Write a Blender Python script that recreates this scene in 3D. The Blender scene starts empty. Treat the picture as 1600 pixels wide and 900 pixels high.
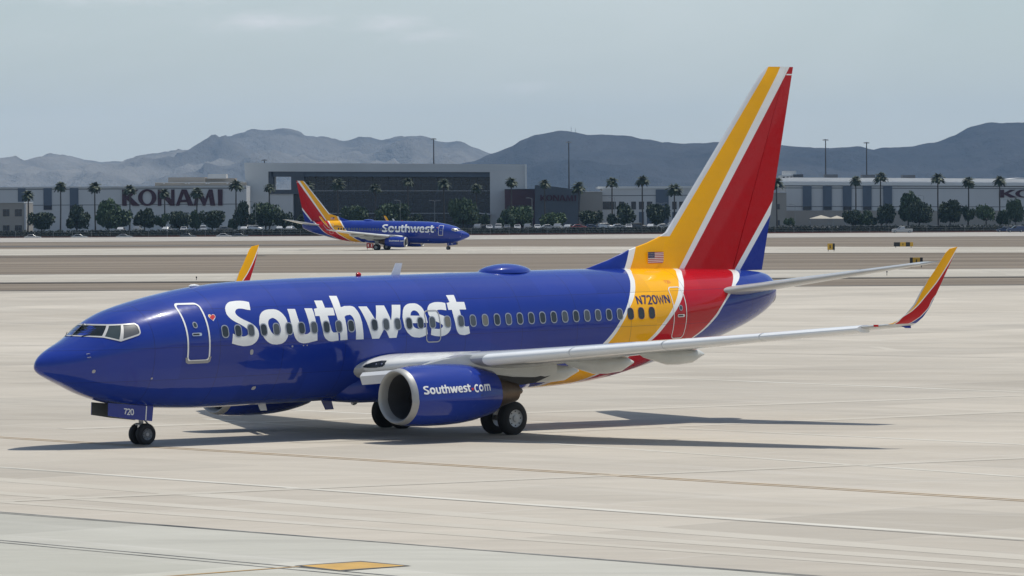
import bpy, math, random
from mathutils import Vector, Matrix, geometry
random.seed(7)
S = bpy.context.scene
COL = S.collection
R = math.radians
# ---------------------------------------------------------------- camera
F_PX, H, VH, ROLL = 6123.2, 7.497, 325.0, -0.006
cam_d = bpy.data.cameras.new('camera'); cam_d.sensor_width = 36.0; cam_d.lens = F_PX / 1600 * 36.0
cam_d.clip_start = 1.0; cam_d.clip_end = 60000.0
cam = bpy.data.objects.new('camera', cam_d); COL.objects.link(cam)
pit = -0.020411
cam.matrix_world = Matrix.Translation((0, 0, H)) @ Matrix.Rotation(math.pi / 2 + pit, 4, 'X') @ Matrix.Rotation(-ROLL, 4, 'Z').inverted()
S.camera = cam
# ---------------------------------------------------------------- sun and sky
SUN_TO = Vector((0.297, 0.208, 1.0)).normalized()
sun_el = math.asin(SUN_TO.z); sun_az = math.atan2(SUN_TO.x, SUN_TO.y)
sd = bpy.data.lights.new('sun', 'SUN'); sd.energy = 3.7; sd.angle = R(0.53); sd.color = (1.0, 0.962, 0.875)
so = bpy.data.objects.new('sun', sd); COL.objects.link(so)
so.rotation_euler = SUN_TO.to_track_quat('Z', 'Y').to_euler(); so.location = (0, 0, 300)
W = bpy.data.worlds.new('World'); S.world = W; W.use_nodes = True
nt = W.node_tree; N = nt.nodes; LK = nt.links
bg = N['Background']; bg.inputs['Strength'].default_value = 0.1
sky = N.new('ShaderNodeTexSky'); sky.sky_type = 'NISHITA'; sky.sun_disc = False
sky.sun_elevation = sun_el; sky.sun_rotation = sun_az; sky.altitude = 600
sky.air_density = 1.1; sky.dust_density = 2.0; sky.ozone_density = 2.0
tc = N.new('ShaderNodeTexCoord')
sx = N.new('ShaderNodeSeparateXYZ'); LK.new(tc.outputs['Generated'], sx.inputs[0])
mp = N.new('ShaderNodeMapping'); mp.inputs['Scale'].default_value = (95, 95, 330); LK.new(tc.outputs['Generated'], mp.inputs['Vector'])
n1 = N.new('ShaderNodeTexNoise'); n1.inputs['Scale'].default_value = 1.0; n1.inputs['Detail'].default_value = 8; n1.inputs['Roughness'].default_value = 0.6; n1.inputs['Distortion'].default_value = .4
LK.new(mp.outputs[0], n1.inputs['Vector'])
def wm(op, a, b=None):
    k = N.new('ShaderNodeMath'); k.operation = op
    for i, v in enumerate((a, b)):
        if v is None: continue
        if isinstance(v, (int, float)): k.inputs[i].default_value = v
        else: LK.new(v, k.inputs[i])
    return k.outputs[0]
# small fair weather clouds low over the horizon: (direction x, direction z, half width, half height, density)
tot = None
for cx, cz, wx_, wz_, am in ((-.062, .0478, .022, .0032, 1.0), (-.031, .0470, .014, .0034, 1.0), (-.022, .0440, .018, .0030, .8), (.004, .0305, .012, .0028, .7), (-.100, .0535, .04, .0030, .8), (.05, .056, .08, .0040, .5), (-.11, .044, .03, .0025, .35), (.10, .040, .03, .002, .2)):
    gx = wm('POWER', wm('DIVIDE', wm('SUBTRACT', sx.outputs[0], cx), wx_), 2); gz_ = wm('POWER', wm('DIVIDE', wm('SUBTRACT', sx.outputs[2], cz), wz_), 2)
    g = wm('MULTIPLY', wm('EXPONENT', wm('MULTIPLY', wm('ADD', gx, gz_), -1.0)), am); tot = g if tot is None else wm('MAXIMUM', tot, g)
front = wm('GREATER_THAN', sx.outputs[1], 0)
cr = N.new('ShaderNodeValToRGB'); cr.color_ramp.elements[0].position = 0.52; cr.color_ramp.elements[1].position = 0.95
LK.new(wm('ADD', wm('MULTIPLY', n1.outputs['Fac'], .75), wm('MULTIPLY', tot, .42)), cr.inputs['Fac'])
cm = N.new('ShaderNodeMath'); cm.operation = 'MULTIPLY'; LK.new(wm('MULTIPLY', cr.outputs['Color'], front), cm.inputs[0]); LK.new(wm('MULTIPLY', tot, .75), cm.inputs[1])
mx = N.new('ShaderNodeMix'); mx.data_type = 'RGBA'
tint = N.new('ShaderNodeMix'); tint.data_type = 'RGBA'; tint.blend_type = 'MULTIPLY'; tint.inputs['Factor'].default_value = 1.0
tint.inputs[7].default_value = (.92, 1.0, 1.02, 1); LK.new(sky.outputs[0], tint.inputs[6])
# thin high streaks of cirrus over the whole sky
mp2 = N.new('ShaderNodeMapping'); mp2.inputs['Scale'].default_value = (1.6, 3.8, 5.5); mp2.inputs['Rotation'].default_value = (0, 0, .6); LK.new(tc.outputs['Generated'], mp2.inputs['Vector'])
n2 = N.new('ShaderNodeTexNoise'); n2.inputs['Scale'].default_value = 1.7; n2.inputs['Detail'].default_value = 8; n2.inputs['Roughness'].default_value = .6; n2.inputs['Distortion'].default_value = .6; LK.new(mp2.outputs[0], n2.inputs['Vector'])
cr2 = N.new('ShaderNodeValToRGB'); cr2.color_ramp.elements[0].position = .44; cr2.color_ramp.elements[1].position = .72; LK.new(n2.outputs['Fac'], cr2.inputs['Fac'])
cm2 = N.new('ShaderNodeMath'); cm2.operation = 'MULTIPLY'; cm2.inputs[1].default_value = .32; LK.new(cr2.outputs['Color'], cm2.inputs[0])
mxc = N.new('ShaderNodeMix'); mxc.data_type = 'RGBA'; LK.new(cm2.outputs[0], mxc.inputs['Factor']); LK.new(tint.outputs[2], mxc.inputs[6]); mxc.inputs[7].default_value = (9.5, 9.4, 9.4, 1)
# pale desert haze low over the whole horizon
mxh = N.new('ShaderNodeMix'); mxh.data_type = 'RGBA'; mxh.inputs[7].default_value = (7.9, 8.6, 8.65, 1)
LK.new(wm('MULTIPLY', wm('EXPONENT', wm('MULTIPLY', wm('MAXIMUM', sx.outputs[2], 0.0), -5.0)), .43), mxh.inputs['Factor']); LK.new(mxc.outputs[2], mxh.inputs[6])
mxl = N.new('ShaderNodeMix'); mxl.data_type = 'RGBA'; mxl.inputs[7].default_value = (11.2, 11.2, 10.6, 1)
LK.new(wm('MULTIPLY', wm('EXPONENT', wm('MULTIPLY', wm('MAXIMUM', sx.outputs[2], 0.0), -28.0)), .30), mxl.inputs['Factor']); LK.new(mxh.outputs[2], mxl.inputs[6])
LK.new(cm.outputs[0], mx.inputs['Factor']); LK.new(mxl.outputs[2], mx.inputs[6]); mx.inputs[7].default_value = (8.6, 8.6, 8.7, 1)
LK.new(mx.outputs[2], bg.inputs['Color'])
# ---------------------------------------------------------------- exposure
vs = S.view_settings; vs.view_transform = 'Standard'; vs.look = 'None'; vs.exposure = 0.0; vs.gamma = 1.0
S.cycles.volume_bounces = 0

# ---------------------------------------------------------------- material helpers
def new_mat(name):
    m = bpy.data.materials.new(name); m.use_nodes = True
    return m, m.node_tree.nodes, m.node_tree.links, m.node_tree.nodes['Principled BSDF']
def ln(l, a, b): l.new(a, b)
def mth(n, l, op, a, b=None, clamp=False):
    k = n.new('ShaderNodeMath'); k.operation = op; k.use_clamp = clamp
    for i, v in enumerate((a, b)):
        if v is None: continue
        if isinstance(v, (int, float)): k.inputs[i].default_value = v
        else: l.new(v, k.inputs[i])
    return k.outputs[0]
def mixc(n, l, f, a, b):
    k = n.new('ShaderNodeMix'); k.data_type = 'RGBA'
    for s, v in ((k.inputs['Factor'], f), (k.inputs[6], a), (k.inputs[7], b)):
        if isinstance(v, (int, float)): s.default_value = v
        elif isinstance(v, tuple): s.default_value = v if len(v) == 4 else v + (1,)
        else: l.new(v, s)
    return k.outputs[2]
def noise(n, l, scale, detail=4, rough=.55, vec=None, coord='Object', sc=(1, 1, 1), rot=0):
    if vec is None:
        t = n.new('ShaderNodeTexCoord'); vec = t.outputs[coord]
    mpn = n.new('ShaderNodeMapping'); mpn.inputs['Scale'].default_value = sc; mpn.inputs['Rotation'].default_value = (0, 0, rot)
    l.new(vec, mpn.inputs['Vector'])
    k = n.new('ShaderNodeTexNoise'); k.inputs['Scale'].default_value = scale; k.inputs['Detail'].default_value = detail; k.inputs['Roughness'].default_value = rough
    l.new(mpn.outputs[0], k.inputs['Vector'])
    return k.outputs['Fac']
def ramp(n, l, f, p0, p1, c0=(0, 0, 0, 1), c1=(1, 1, 1, 1)):
    k = n.new('ShaderNodeValToRGB'); e = k.color_ramp.elements
    e[0].position = p0; e[1].position = p1; e[0].color = c0; e[1].color = c1
    l.new(f, k.inputs['Fac']); return k.outputs['Color']
def mat(name, c, rough=.5, metal=0., var=.12, scale=2., coat=0., bump=0.):
    m, n, l, p = new_mat(name)
    f = noise(n, l, scale, 5, .6)
    a = tuple(max(0, x * (1 - var)) for x in c); b = tuple(min(1, x * (1 + var)) for x in c)
    l.new(mixc(n, l, f, a, b), p.inputs['Base Color'])
    p.inputs['Roughness'].default_value = rough; p.inputs['Metallic'].default_value = metal
    if coat: p.inputs['Coat Weight'].default_value = coat; p.inputs['Coat Roughness'].default_value = .06
    if bump:
        b_ = n.new('ShaderNodeBump'); b_.inputs['Strength'].default_value = bump; b_.inputs['Distance'].default_value = .05
        l.new(f, b_.inputs['Height']); l.new(b_.outputs[0], p.inputs['Normal'])
    return m
# ---------------------------------------------------------------- mesh helpers
class MB:
    def __init__(s): s.v = []; s.f = []; s.mi = []; s.sm = []
    def add(s, verts, faces, mi=0, smooth=False):
        o = len(s.v); s.v += [tuple(q) for q in verts]
        for fc in faces: s.f.append(tuple(i + o for i in fc)); s.mi.append(mi); s.sm.append(smooth)
    def box(s, x0, x1, y0, y1, z0, z1, mi=0):
        s.add([(x0, y0, z0), (x1, y0, z0), (x1, y1, z0), (x0, y1, z0), (x0, y0, z1), (x1, y0, z1), (x1, y1, z1), (x0, y1, z1)],
              [(3, 2, 1, 0), (4, 5, 6, 7), (0, 1, 5, 4), (1, 2, 6, 5), (2, 3, 7, 6), (3, 0, 4, 7)], mi)
    def loft(s, rings, mi=0, smooth=True, close=True, cap0=True, cap1=True):
        n = len(rings[0]); vs = [p for r in rings for p in r]; fs = []
        for i in range(len(rings) - 1):
            for j in range(n if close else n - 1):
                k = (j + 1) % n
                fs.append((i * n + j, i * n + k, (i + 1) * n + k, (i + 1) * n + j))
        o = len(s.v); s.add(vs, fs, mi, smooth)
        if cap0: s.f.append(tuple(o + j for j in reversed(range(n)))); s.mi.append(mi); s.sm.append(False)
        if cap1: s.f.append(tuple(o + (len(rings) - 1) * n + j for j in range(n))); s.mi.append(mi); s.sm.append(False)
    def tube(s, p0, p1, r0, r1=None, n=10, mi=0, smooth=True):
        r1 = r0 if r1 is None else r1
        p0 = Vector(p0); p1 = Vector(p1); d = (p1 - p0).normalized(); q = d.to_track_quat('Z', 'Y')
        ring = lambda p, r: [p + q @ Vector((r * math.cos(2 * math.pi * k / n), r * math.sin(2 * math.pi * k / n), 0)) for k in range(n)]
        s.loft([ring(p0, r0), ring(p1, r1)], mi, smooth)
    def revolve(s, prof, axis_o, axis='X', n=32, mi=0, smooth=True, squash=None, closed_prof=False):
        """prof: list of (t along axis, radius)"""
        rings = []
        for t, r in prof:
            ring = []
            for k in range(n):
                a = 2 * math.pi * k / n; c, q = r * math.cos(a), r * math.sin(a)
                if squash: c, q = squash(c, q)
                if axis == 'X': ring.append((axis_o[0] + t, axis_o[1] + c, axis_o[2] + q))
                else: ring.append((axis_o[0] + c, axis_o[1] + t, axis_o[2] + q))
            rings.append(ring)
        s.loft(rings, mi, smooth, True, False, False)
    def build(s, name, mats, parent=None, fix=True):
        me = bpy.data.meshes.new(name); me.from_pydata(s.v, [], s.f)
        for m in (mats if isinstance(mats, (list, tuple)) else [mats]): me.materials.append(m)
        me.polygons.foreach_set('material_index', s.mi); me.polygons.foreach_set('use_smooth', s.sm)
        if fix:
            import bmesh
            b = bmesh.new(); b.from_mesh(me); bmesh.ops.recalc_face_normals(b, faces=b.faces); b.to_mesh(me); b.free()
        if any(s.sm): me.set_sharp_from_angle(angle=R(38))
        me.update()
        o = bpy.data.objects.new(name, me); COL.objects.link(o)
        if parent: o.parent = parent
        return o
def empty(name, label, cat, group=None, loc=(0, 0, 0), rz=0):
    o = bpy.data.objects.new(name, None); COL.objects.link(o); o.location = loc; o.rotation_euler = (0, 0, rz); o.empty_display_size = .5
    return tag(o, label, cat, group)
def tag(o, label, cat, group=None):
    o['label'] = label; o['category'] = cat; o['kind'] = 'thing'
    if group: o['group'] = group
    return o
def kind(o, k): o['kind'] = k; return o
def copy_tree(o, parent=None, skip=()):
    c = o.copy(); COL.objects.link(c)
    if parent: c.parent = parent
    for ch in o.children:
        if ch.name.split('.')[0] not in skip: copy_tree(ch, c, skip)
    return c
def pip(x, y, loops):
    ins = False
    for L in loops:
        j = len(L) - 1
        for i in range(len(L)):
            if (L[i][1] > y) != (L[j][1] > y) and x < (L[j][0] - L[i][0]) * (y - L[i][1]) / (L[j][1] - L[i][1]) + L[i][0]: ins = not ins
            j = i
    return ins
def fill2d(loops, step=.18, grid=.2):
    """triangulate closed 2D loops (even-odd) with inner points, so that it can be bent"""
    pts = []; edges = []; dens = []
    for L in loops:
        q = []
        for i in range(len(L)):
            a = L[i]; b = L[(i + 1) % len(L)]; d = math.hypot(b[0] - a[0], b[1] - a[1]); k = max(1, int(math.ceil(d / step)))
            for t in range(k): q.append((a[0] + (b[0] - a[0]) * t / k, a[1] + (b[1] - a[1]) * t / k))
        o = len(pts); pts += q; edges += [(o + i, o + (i + 1) % len(q)) for i in range(len(q))]; dens.append(q)
    if grid:
        x0 = min(p[0] for p in pts); x1 = max(p[0] for p in pts); y0 = min(p[1] for p in pts); y1 = max(p[1] for p in pts)
        nx = int((x1 - x0) / grid); ny = int((y1 - y0) / grid)
        for i in range(1, nx + 1):
            for j in range(1, ny + 1):
                x = x0 + (i - .5 + .013) * grid; y = y0 + (j - .5 + .017) * grid
                if pip(x, y, dens): pts.append((x, y))
    r = geometry.delaunay_2d_cdt([Vector(p) for p in pts], edges, [], 0, 1e-5)
    V = [(v.x, v.y) for v in r[0]]; Fc = []
    for t in r[2]:
        cx = sum(V[i][0] for i in t) / len(t); cy = sum(V[i][1] for i in t) / len(t)
        if pip(cx, cy, dens): Fc.append(tuple(t))
    used = sorted({i for t in Fc for i in t}); mp_ = {i: k for k, i in enumerate(used)}
    return [V[i] for i in used], [tuple(mp_[i] for i in t) for t in Fc]
def rrect(cx, cy, w, h, r, n=4):
    o = []
    for sx, sy, a0 in ((1, 1, 0), (-1, 1, 90), (-1, -1, 180), (1, -1, 270)):
        for k in range(n + 1):
            a = R(a0 + 90 * k / n); o.append((cx + sx * (w / 2 - r) + r * math.cos(a), cy + sy * (h / 2 - r) + r * math.sin(a)))
    return o
def inset(L, d):
    """offset closed loop inward by d (any orientation)"""
    A = sum(L[i][0] * L[(i + 1) % len(L)][1] - L[(i + 1) % len(L)][0] * L[i][1] for i in range(len(L)))
    s = 1 if A > 0 else -1; o = []
    for i in range(len(L)):
        p, q, r_ = Vector(L[i - 1]), Vector(L[i]), Vector(L[(i + 1) % len(L)])
        a = (q - p).normalized(); b = (r_ - q).normalized()
        na = Vector((-a.y, a.x)) * s; nb = Vector((-b.y, b.x)) * s
        m = (na + nb); m = m / max(m.length_squared, .2) * 2 if m.length > 1e-6 else na
        o.append((q.x + m.x * d, q.y + m.y * d))
    return o
def stroke(pts, w):
    """open polyline -> closed outline of width w"""
    a = []; b = []
    for i, p in enumerate(pts):
        p = Vector(p); d = Vector((0, 0))
        if i > 0: d += (p - Vector(pts[i - 1])).normalized()
        if i < len(pts) - 1: d += (Vector(pts[i + 1]) - p).normalized()
        d.normalize(); nn = Vector((-d.y, d.x)); 
        if 0 < i < len(pts) - 1:
            e = (p - Vector(pts[i - 1])).normalized(); c = max(.5, abs(Vector((-e.y, e.x)).dot(nn)))
        else: c = 1
        a.append(tuple(p + nn * w / 2 / c)); b.append(tuple(p - nn * w / 2 / c))
    return a + b[::-1]
def smooth01(t): t = min(1, max(0, t)); return t * t * (3 - 2 * t)
def hor(u): return VH + ROLL * (u - 800)
def at(u, v, y): return ((u - 800) * y / F_PX, y, H - (v - hor(u)) * y / F_PX)
def gz(x, y):
    w = 1 - smooth01((y - 190) / 150.0)
    return w * (-.005415 * (x + 2.67) - .006375 * (y - 131.54))
def gpt(u, v):
    y = F_PX * H / (v - hor(u))
    for _ in range(30):
        x = (u - 800) * y / F_PX
        y = F_PX * (H - gz(x, y)) / (v - hor(u))
    return ((u - 800) * y / F_PX, y)
LET = {
  'S': [(7.24,4.78),(7.15,4.53),(7.06,4.54),(6.96,4.56),(6.88,4.58),(6.79,4.59),(6.71,4.59),(6.63,4.57),(6.58,4.54),(6.54,4.5),(6.53,4.46),(6.54,4.41),(6.58,4.36),(6.66,4.3),(6.77,4.24),(6.88,4.19),(6.99,4.14),(7.08,4.09),(7.16,4.02),(7.22,3.95),(7.26,3.87),(7.27,3.78),(7.26,3.7),(7.22,3.62),(7.17,3.55),(7.09,3.49),(6.99,3.44),(6.88,3.42),(6.76,3.41),(6.63,3.41),(6.52,3.43),(6.41,3.45),(6.3,3.48),(6.19,3.51),(6.25,3.82),(6.34,3.78),(6.44,3.75),(6.54,3.73),(6.64,3.71),(6.72,3.72),(6.79,3.74),(6.83,3.77),(6.86,3.81),(6.86,3.85),(6.85,3.89),(6.83,3.93),(6.79,3.97),(6.73,4.02),(6.64,4.07),(6.55,4.12),(6.45,4.17),(6.36,4.22),(6.28,4.28),(6.22,4.35),(6.18,4.43),(6.19,4.52),(6.22,4.61),(6.28,4.68),(6.36,4.74),(6.44,4.78),(6.53,4.81),(6.64,4.82),(6.77,4.83),(6.91,4.83),(7.05,4.82),(7.15,4.8)],
  'o': [(7.39,4.25),(7.42,4.32),(7.47,4.38),(7.53,4.43),(7.6,4.47),(7.68,4.5),(7.77,4.52),(7.87,4.53),(7.97,4.53),(8.07,4.53),(8.17,4.51),(8.26,4.47),(8.33,4.41),(8.39,4.34),(8.44,4.25),(8.46,4.17),(8.48,4.08),(8.49,3.99),(8.48,3.89),(8.47,3.81),(8.45,3.73),(8.42,3.65),(8.38,3.58),(8.32,3.51),(8.24,3.46),(8.16,3.43),(8.07,3.42),(7.97,3.41),(7.88,3.42),(7.78,3.43),(7.68,3.47),(7.59,3.52),(7.51,3.59),(7.45,3.67),(7.39,3.76),(7.36,3.85),(7.34,3.95),(7.34,4.04),(7.34,4.12),(7.36,4.19)],
  'o_h': [(7.71,4.15),(7.74,4.19),(7.78,4.22),(7.83,4.24),(7.9,4.26),(7.96,4.25),(8.02,4.22),(8.07,4.18),(8.11,4.13),(8.14,4.07),(8.15,4.0),(8.16,3.93),(8.16,3.86),(8.15,3.81),(8.12,3.76),(8.07,3.73),(8.02,3.71),(7.96,3.71),(7.9,3.72),(7.85,3.75),(7.79,3.79),(7.75,3.85),(7.72,3.92),(7.7,3.98),(7.69,4.03),(7.69,4.09)],
  'u': [(8.61,4.52),(8.92,4.51),(8.92,4.4),(8.92,4.29),(8.93,4.18),(8.95,4.06),(8.96,3.95),(8.97,3.86),(8.99,3.8),(9.02,3.75),(9.07,3.72),(9.12,3.7),(9.18,3.7),(9.24,3.71),(9.29,3.74),(9.34,3.77),(9.34,3.89),(9.34,4.0),(9.33,4.11),(9.32,4.22),(9.31,4.36),(9.3,4.52),(9.61,4.51),(9.62,4.41),(9.62,4.3),(9.62,4.17),(9.62,4.02),(9.62,3.87),(9.62,3.72),(9.62,3.6),(9.62,3.48),(9.49,3.46),(9.37,3.44),(9.25,3.42),(9.14,3.41),(9.04,3.41),(8.94,3.43),(8.86,3.46),(8.78,3.52),(8.72,3.59),(8.68,3.69),(8.64,3.82),(8.62,3.97),(8.61,4.1),(8.61,4.24),(8.61,4.38)],
  't': [(9.83,4.75),(10.15,4.74),(10.14,4.51),(10.47,4.5),(10.45,4.26),(10.15,4.26),(10.16,4.13),(10.17,4.01),(10.19,3.9),(10.21,3.8),(10.24,3.75),(10.29,3.71),(10.37,3.71),(10.47,3.72),(10.49,3.45),(10.38,3.44),(10.28,3.43),(10.18,3.43),(10.08,3.45),(10.01,3.49),(9.94,3.54),(9.9,3.61),(9.87,3.71),(9.85,3.84),(9.83,3.99),(9.82,4.12),(9.82,4.26),(9.65,4.26),(9.68,4.49),(9.82,4.51)],
  'h': [(10.53,4.88),(10.84,4.87),(10.79,4.51),(10.87,4.52),(10.94,4.54),(11.02,4.54),(11.11,4.54),(11.2,4.54),(11.29,4.52),(11.35,4.49),(11.38,4.44),(11.42,4.38),(11.45,4.31),(11.48,4.22),(11.49,4.12),(11.51,4.0),(11.51,3.86),(11.52,3.66),(11.53,3.45),(11.21,3.45),(11.21,3.56),(11.22,3.68),(11.21,3.82),(11.21,3.96),(11.2,4.07),(11.18,4.15),(11.14,4.21),(11.09,4.25),(11.06,4.26),(11.03,4.25),(10.97,4.25),(10.9,4.24),(10.87,4.22),(10.83,4.2),(10.84,4.09),(10.84,3.98),(10.85,3.86),(10.85,3.73),(10.85,3.6),(10.86,3.46),(10.56,3.45),(10.56,3.55),(10.55,3.68),(10.54,3.89),(10.53,4.12),(10.51,4.32),(10.5,4.52),(10.51,4.7)],
  'w': [(11.52,4.51),(11.87,4.5),(12.09,4.04),(12.26,4.52),(12.6,4.51),(12.73,4.01),(12.93,4.52),(13.29,4.51),(13.18,4.23),(13.07,3.96),(12.99,3.7),(12.91,3.45),(12.61,3.45),(12.42,3.79),(12.18,3.45),(11.89,3.45),(11.82,3.63),(11.76,3.82),(11.7,4.01),(11.64,4.19),(11.58,4.36)],
  'e': [(14.27,3.89),(13.63,3.9),(13.63,3.85),(13.65,3.8),(13.7,3.75),(13.78,3.72),(13.87,3.7),(13.98,3.7),(14.09,3.73),(14.21,3.76),(14.24,3.52),(14.13,3.47),(14.02,3.44),(13.89,3.42),(13.77,3.43),(13.66,3.44),(13.56,3.47),(13.47,3.53),(13.38,3.6),(13.32,3.69),(13.27,3.78),(13.25,3.9),(13.24,4.02),(13.24,4.11),(13.27,4.2),(13.32,4.32),(13.4,4.42),(13.49,4.48),(13.59,4.52),(13.7,4.54),(13.8,4.54),(13.91,4.54),(14.0,4.52),(14.07,4.48),(14.14,4.42),(14.18,4.36),(14.21,4.28),(14.23,4.18),(14.25,4.08),(14.26,3.98)],
  'e_h': [(13.59,4.15),(13.61,4.2),(13.64,4.25),(13.7,4.29),(13.76,4.31),(13.82,4.31),(13.88,4.29),(13.92,4.26),(13.96,4.21),(13.97,4.17),(13.98,4.13)],
  's': [(15.22,4.51),(15.17,4.27),(15.04,4.29),(14.94,4.3),(14.85,4.3),(14.79,4.29),(14.75,4.27),(14.73,4.24),(14.74,4.21),(14.77,4.17),(14.86,4.14),(14.96,4.11),(15.06,4.07),(15.15,4.03),(15.21,3.96),(15.24,3.89),(15.26,3.79),(15.25,3.7),(15.21,3.61),(15.15,3.54),(15.07,3.49),(14.97,3.45),(14.85,3.43),(14.72,3.43),(14.55,3.45),(14.38,3.49),(14.41,3.73),(14.5,3.7),(14.6,3.68),(14.7,3.67),(14.78,3.68),(14.85,3.7),(14.89,3.73),(14.91,3.75),(14.91,3.79),(14.87,3.82),(14.82,3.85),(14.75,3.88),(14.67,3.91),(14.57,3.96),(14.48,4.01),(14.41,4.08),(14.37,4.15),(14.36,4.24),(14.37,4.33),(14.41,4.39),(14.47,4.45),(14.55,4.5),(14.66,4.53),(14.79,4.55),(14.92,4.55),(15.07,4.54)],
  't2': [(15.4,4.76),(15.74,4.76),(15.72,4.53),(16.05,4.52),(16.03,4.27),(15.74,4.28),(15.75,4.11),(15.77,3.96),(15.79,3.85),(15.82,3.77),(15.86,3.73),(15.91,3.71),(15.97,3.71),(16.03,3.72),(16.07,3.48),(15.96,3.45),(15.84,3.43),(15.73,3.44),(15.63,3.46),(15.56,3.51),(15.51,3.58),(15.48,3.67),(15.46,3.78),(15.44,3.91),(15.42,4.04),(15.41,4.16),(15.41,4.28),(15.26,4.28),(15.28,4.51),(15.42,4.53)],
}

ST=[(0,2.98,2.98,0,2.95),(.03,3.09,2.88,.12,2.95),(.12,3.21,2.77,.27,2.96),(.3,3.36,2.66,.46,2.98),(.7,3.57,2.47,.76,3.03),(1.1,3.74,2.29,1.0,3.1),(1.5,3.94,2.10,1.19,3.17),(2.1,4.34,1.88,1.41,3.27),(2.7,4.62,1.72,1.56,3.37),(3.5,4.84,1.58,1.69,3.46),(4.5,5.05,1.49,1.80,3.54),(6,5.28,1.42,1.87,3.58),(7.5,5.40,1.41,1.88,3.58),(9,5.44,1.41,1.88,3.58),(11,5.46,1.41,1.88,3.58),(20,5.46,1.41,1.88,3.58),(22,5.45,1.47,1.88,3.6),(23.5,5.43,1.62,1.87,3.65),(25.5,5.40,1.99,1.81,3.78),(27.5,5.36,2.45,1.66,3.97),(29,5.30,2.82,1.45,4.12),(30.5,5.22,3.28,1.1,4.27),(31.2,5.16,3.55,.84,4.37),(31.6,5.09,3.74,.64,4.42),(31.82,4.99,3.86,.50,4.44),(31.92,4.90,3.95,.42,4.44),(31.95,4.80,4.05,.34,4.44)]
def _pchip():
    n=len(ST); xs=[s[0] for s in ST]; D=[]
    for k in range(1,5):
        ys=[s[k] for s in ST]; d=[(ys[i+1]-ys[i])/(xs[i+1]-xs[i]) for i in range(n-1)]
        m=[d[0]]
        for i in range(1,n-1):
            if d[i-1]*d[i]<=0: m.append(0.)
            else:
                h0=xs[i]-xs[i-1];h1=xs[i+1]-xs[i];w1=2*h1+h0;w2=h1+2*h0
                m.append((w1+w2)/(w1/d[i-1]+w2/d[i]))
        m.append(d[-1]); D.append((ys,m))
    return xs,D
_XS,_PD=_pchip()
def sec(x):
    x=min(max(x,0),31.95); i=0
    while i<len(_XS)-2 and x>_XS[i+1]: i+=1
    h=_XS[i+1]-_XS[i]; t=(x-_XS[i])/h; r=[]
    for ys,m in _PD:
        a=2*t**3-3*t*t+1;b=t**3-2*t*t+t;c=-2*t**3+3*t*t;d=t**3-t*t
        r.append(a*ys[i]+b*h*m[i]+c*ys[i+1]+d*h*m[i+1])
    return r
def skin(x,z):
    zt,zb,hw,zw=sec(x)
    q=(z-zw)/max(zt-zw,1e-6) if z>zw else (zw-z)/max(zw-zb,1e-6)
    return hw*math.sqrt(max(0,1-q*q))
# ---------------------------------------------------------------- aircraft paint
BLUE = (.012, .036, .27); YEL = (.93, .44, .003); RED = (.47, .003, .010); WHT = (.84, .84, .82)
def paint_finish(n, l, p, col, rough=.22, dirt=.05, coat=.85):
    f = noise(n, l, 1.2, 6, .65, sc=(1, 1, 1.6)); g = ramp(n, l, f, .35, .75)
    k = mth(n, l, 'MULTIPLY', g, dirt)
    l.new(mixc(n, l, k, col, (.10, .095, .09)), p.inputs['Base Color'])
    r = mth(n, l, 'MULTIPLY_ADD', noise(n, l, 3.5, 4, .6), .16)
    r.node.inputs[2].default_value = rough - .08
    l.new(r, p.inputs['Roughness'])
    p.inputs['Coat Weight'].default_value = coat; p.inputs['Coat Roughness'].default_value = .035; p.inputs['Coat IOR'].default_value = 1.48; p.inputs['Specular IOR Level'].default_value = .04
def fcurve(n, l, fac, pts):
    k = n.new('ShaderNodeFloatCurve'); c = k.mapping.curves[0]
    k.mapping.use_clip = False
    while len(c.points) > 2: c.points.remove(c.points[1])
    c.points[0].location = pts[0]; c.points[-1].location = pts[-1]
    for q in pts[1:-1]: c.points.new(*q)
    for q in c.points: q.handle_type = 'AUTO_CLAMPED'
    k.mapping.update(); l.new(fac, k.inputs['Value']); return k.outputs[0]
def panel_lines(n, l, x, z, xs):
    """thin darker skin joints at given stations"""
    tot = None
    for q in xs:
        d = mth(n, l, 'ABSOLUTE', mth(n, l, 'SUBTRACT', x, q)); s = mth(n, l, 'LESS_THAN', d, .011)
        tot = s if tot is None else mth(n, l, 'MAXIMUM', tot, s)
    return tot
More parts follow.
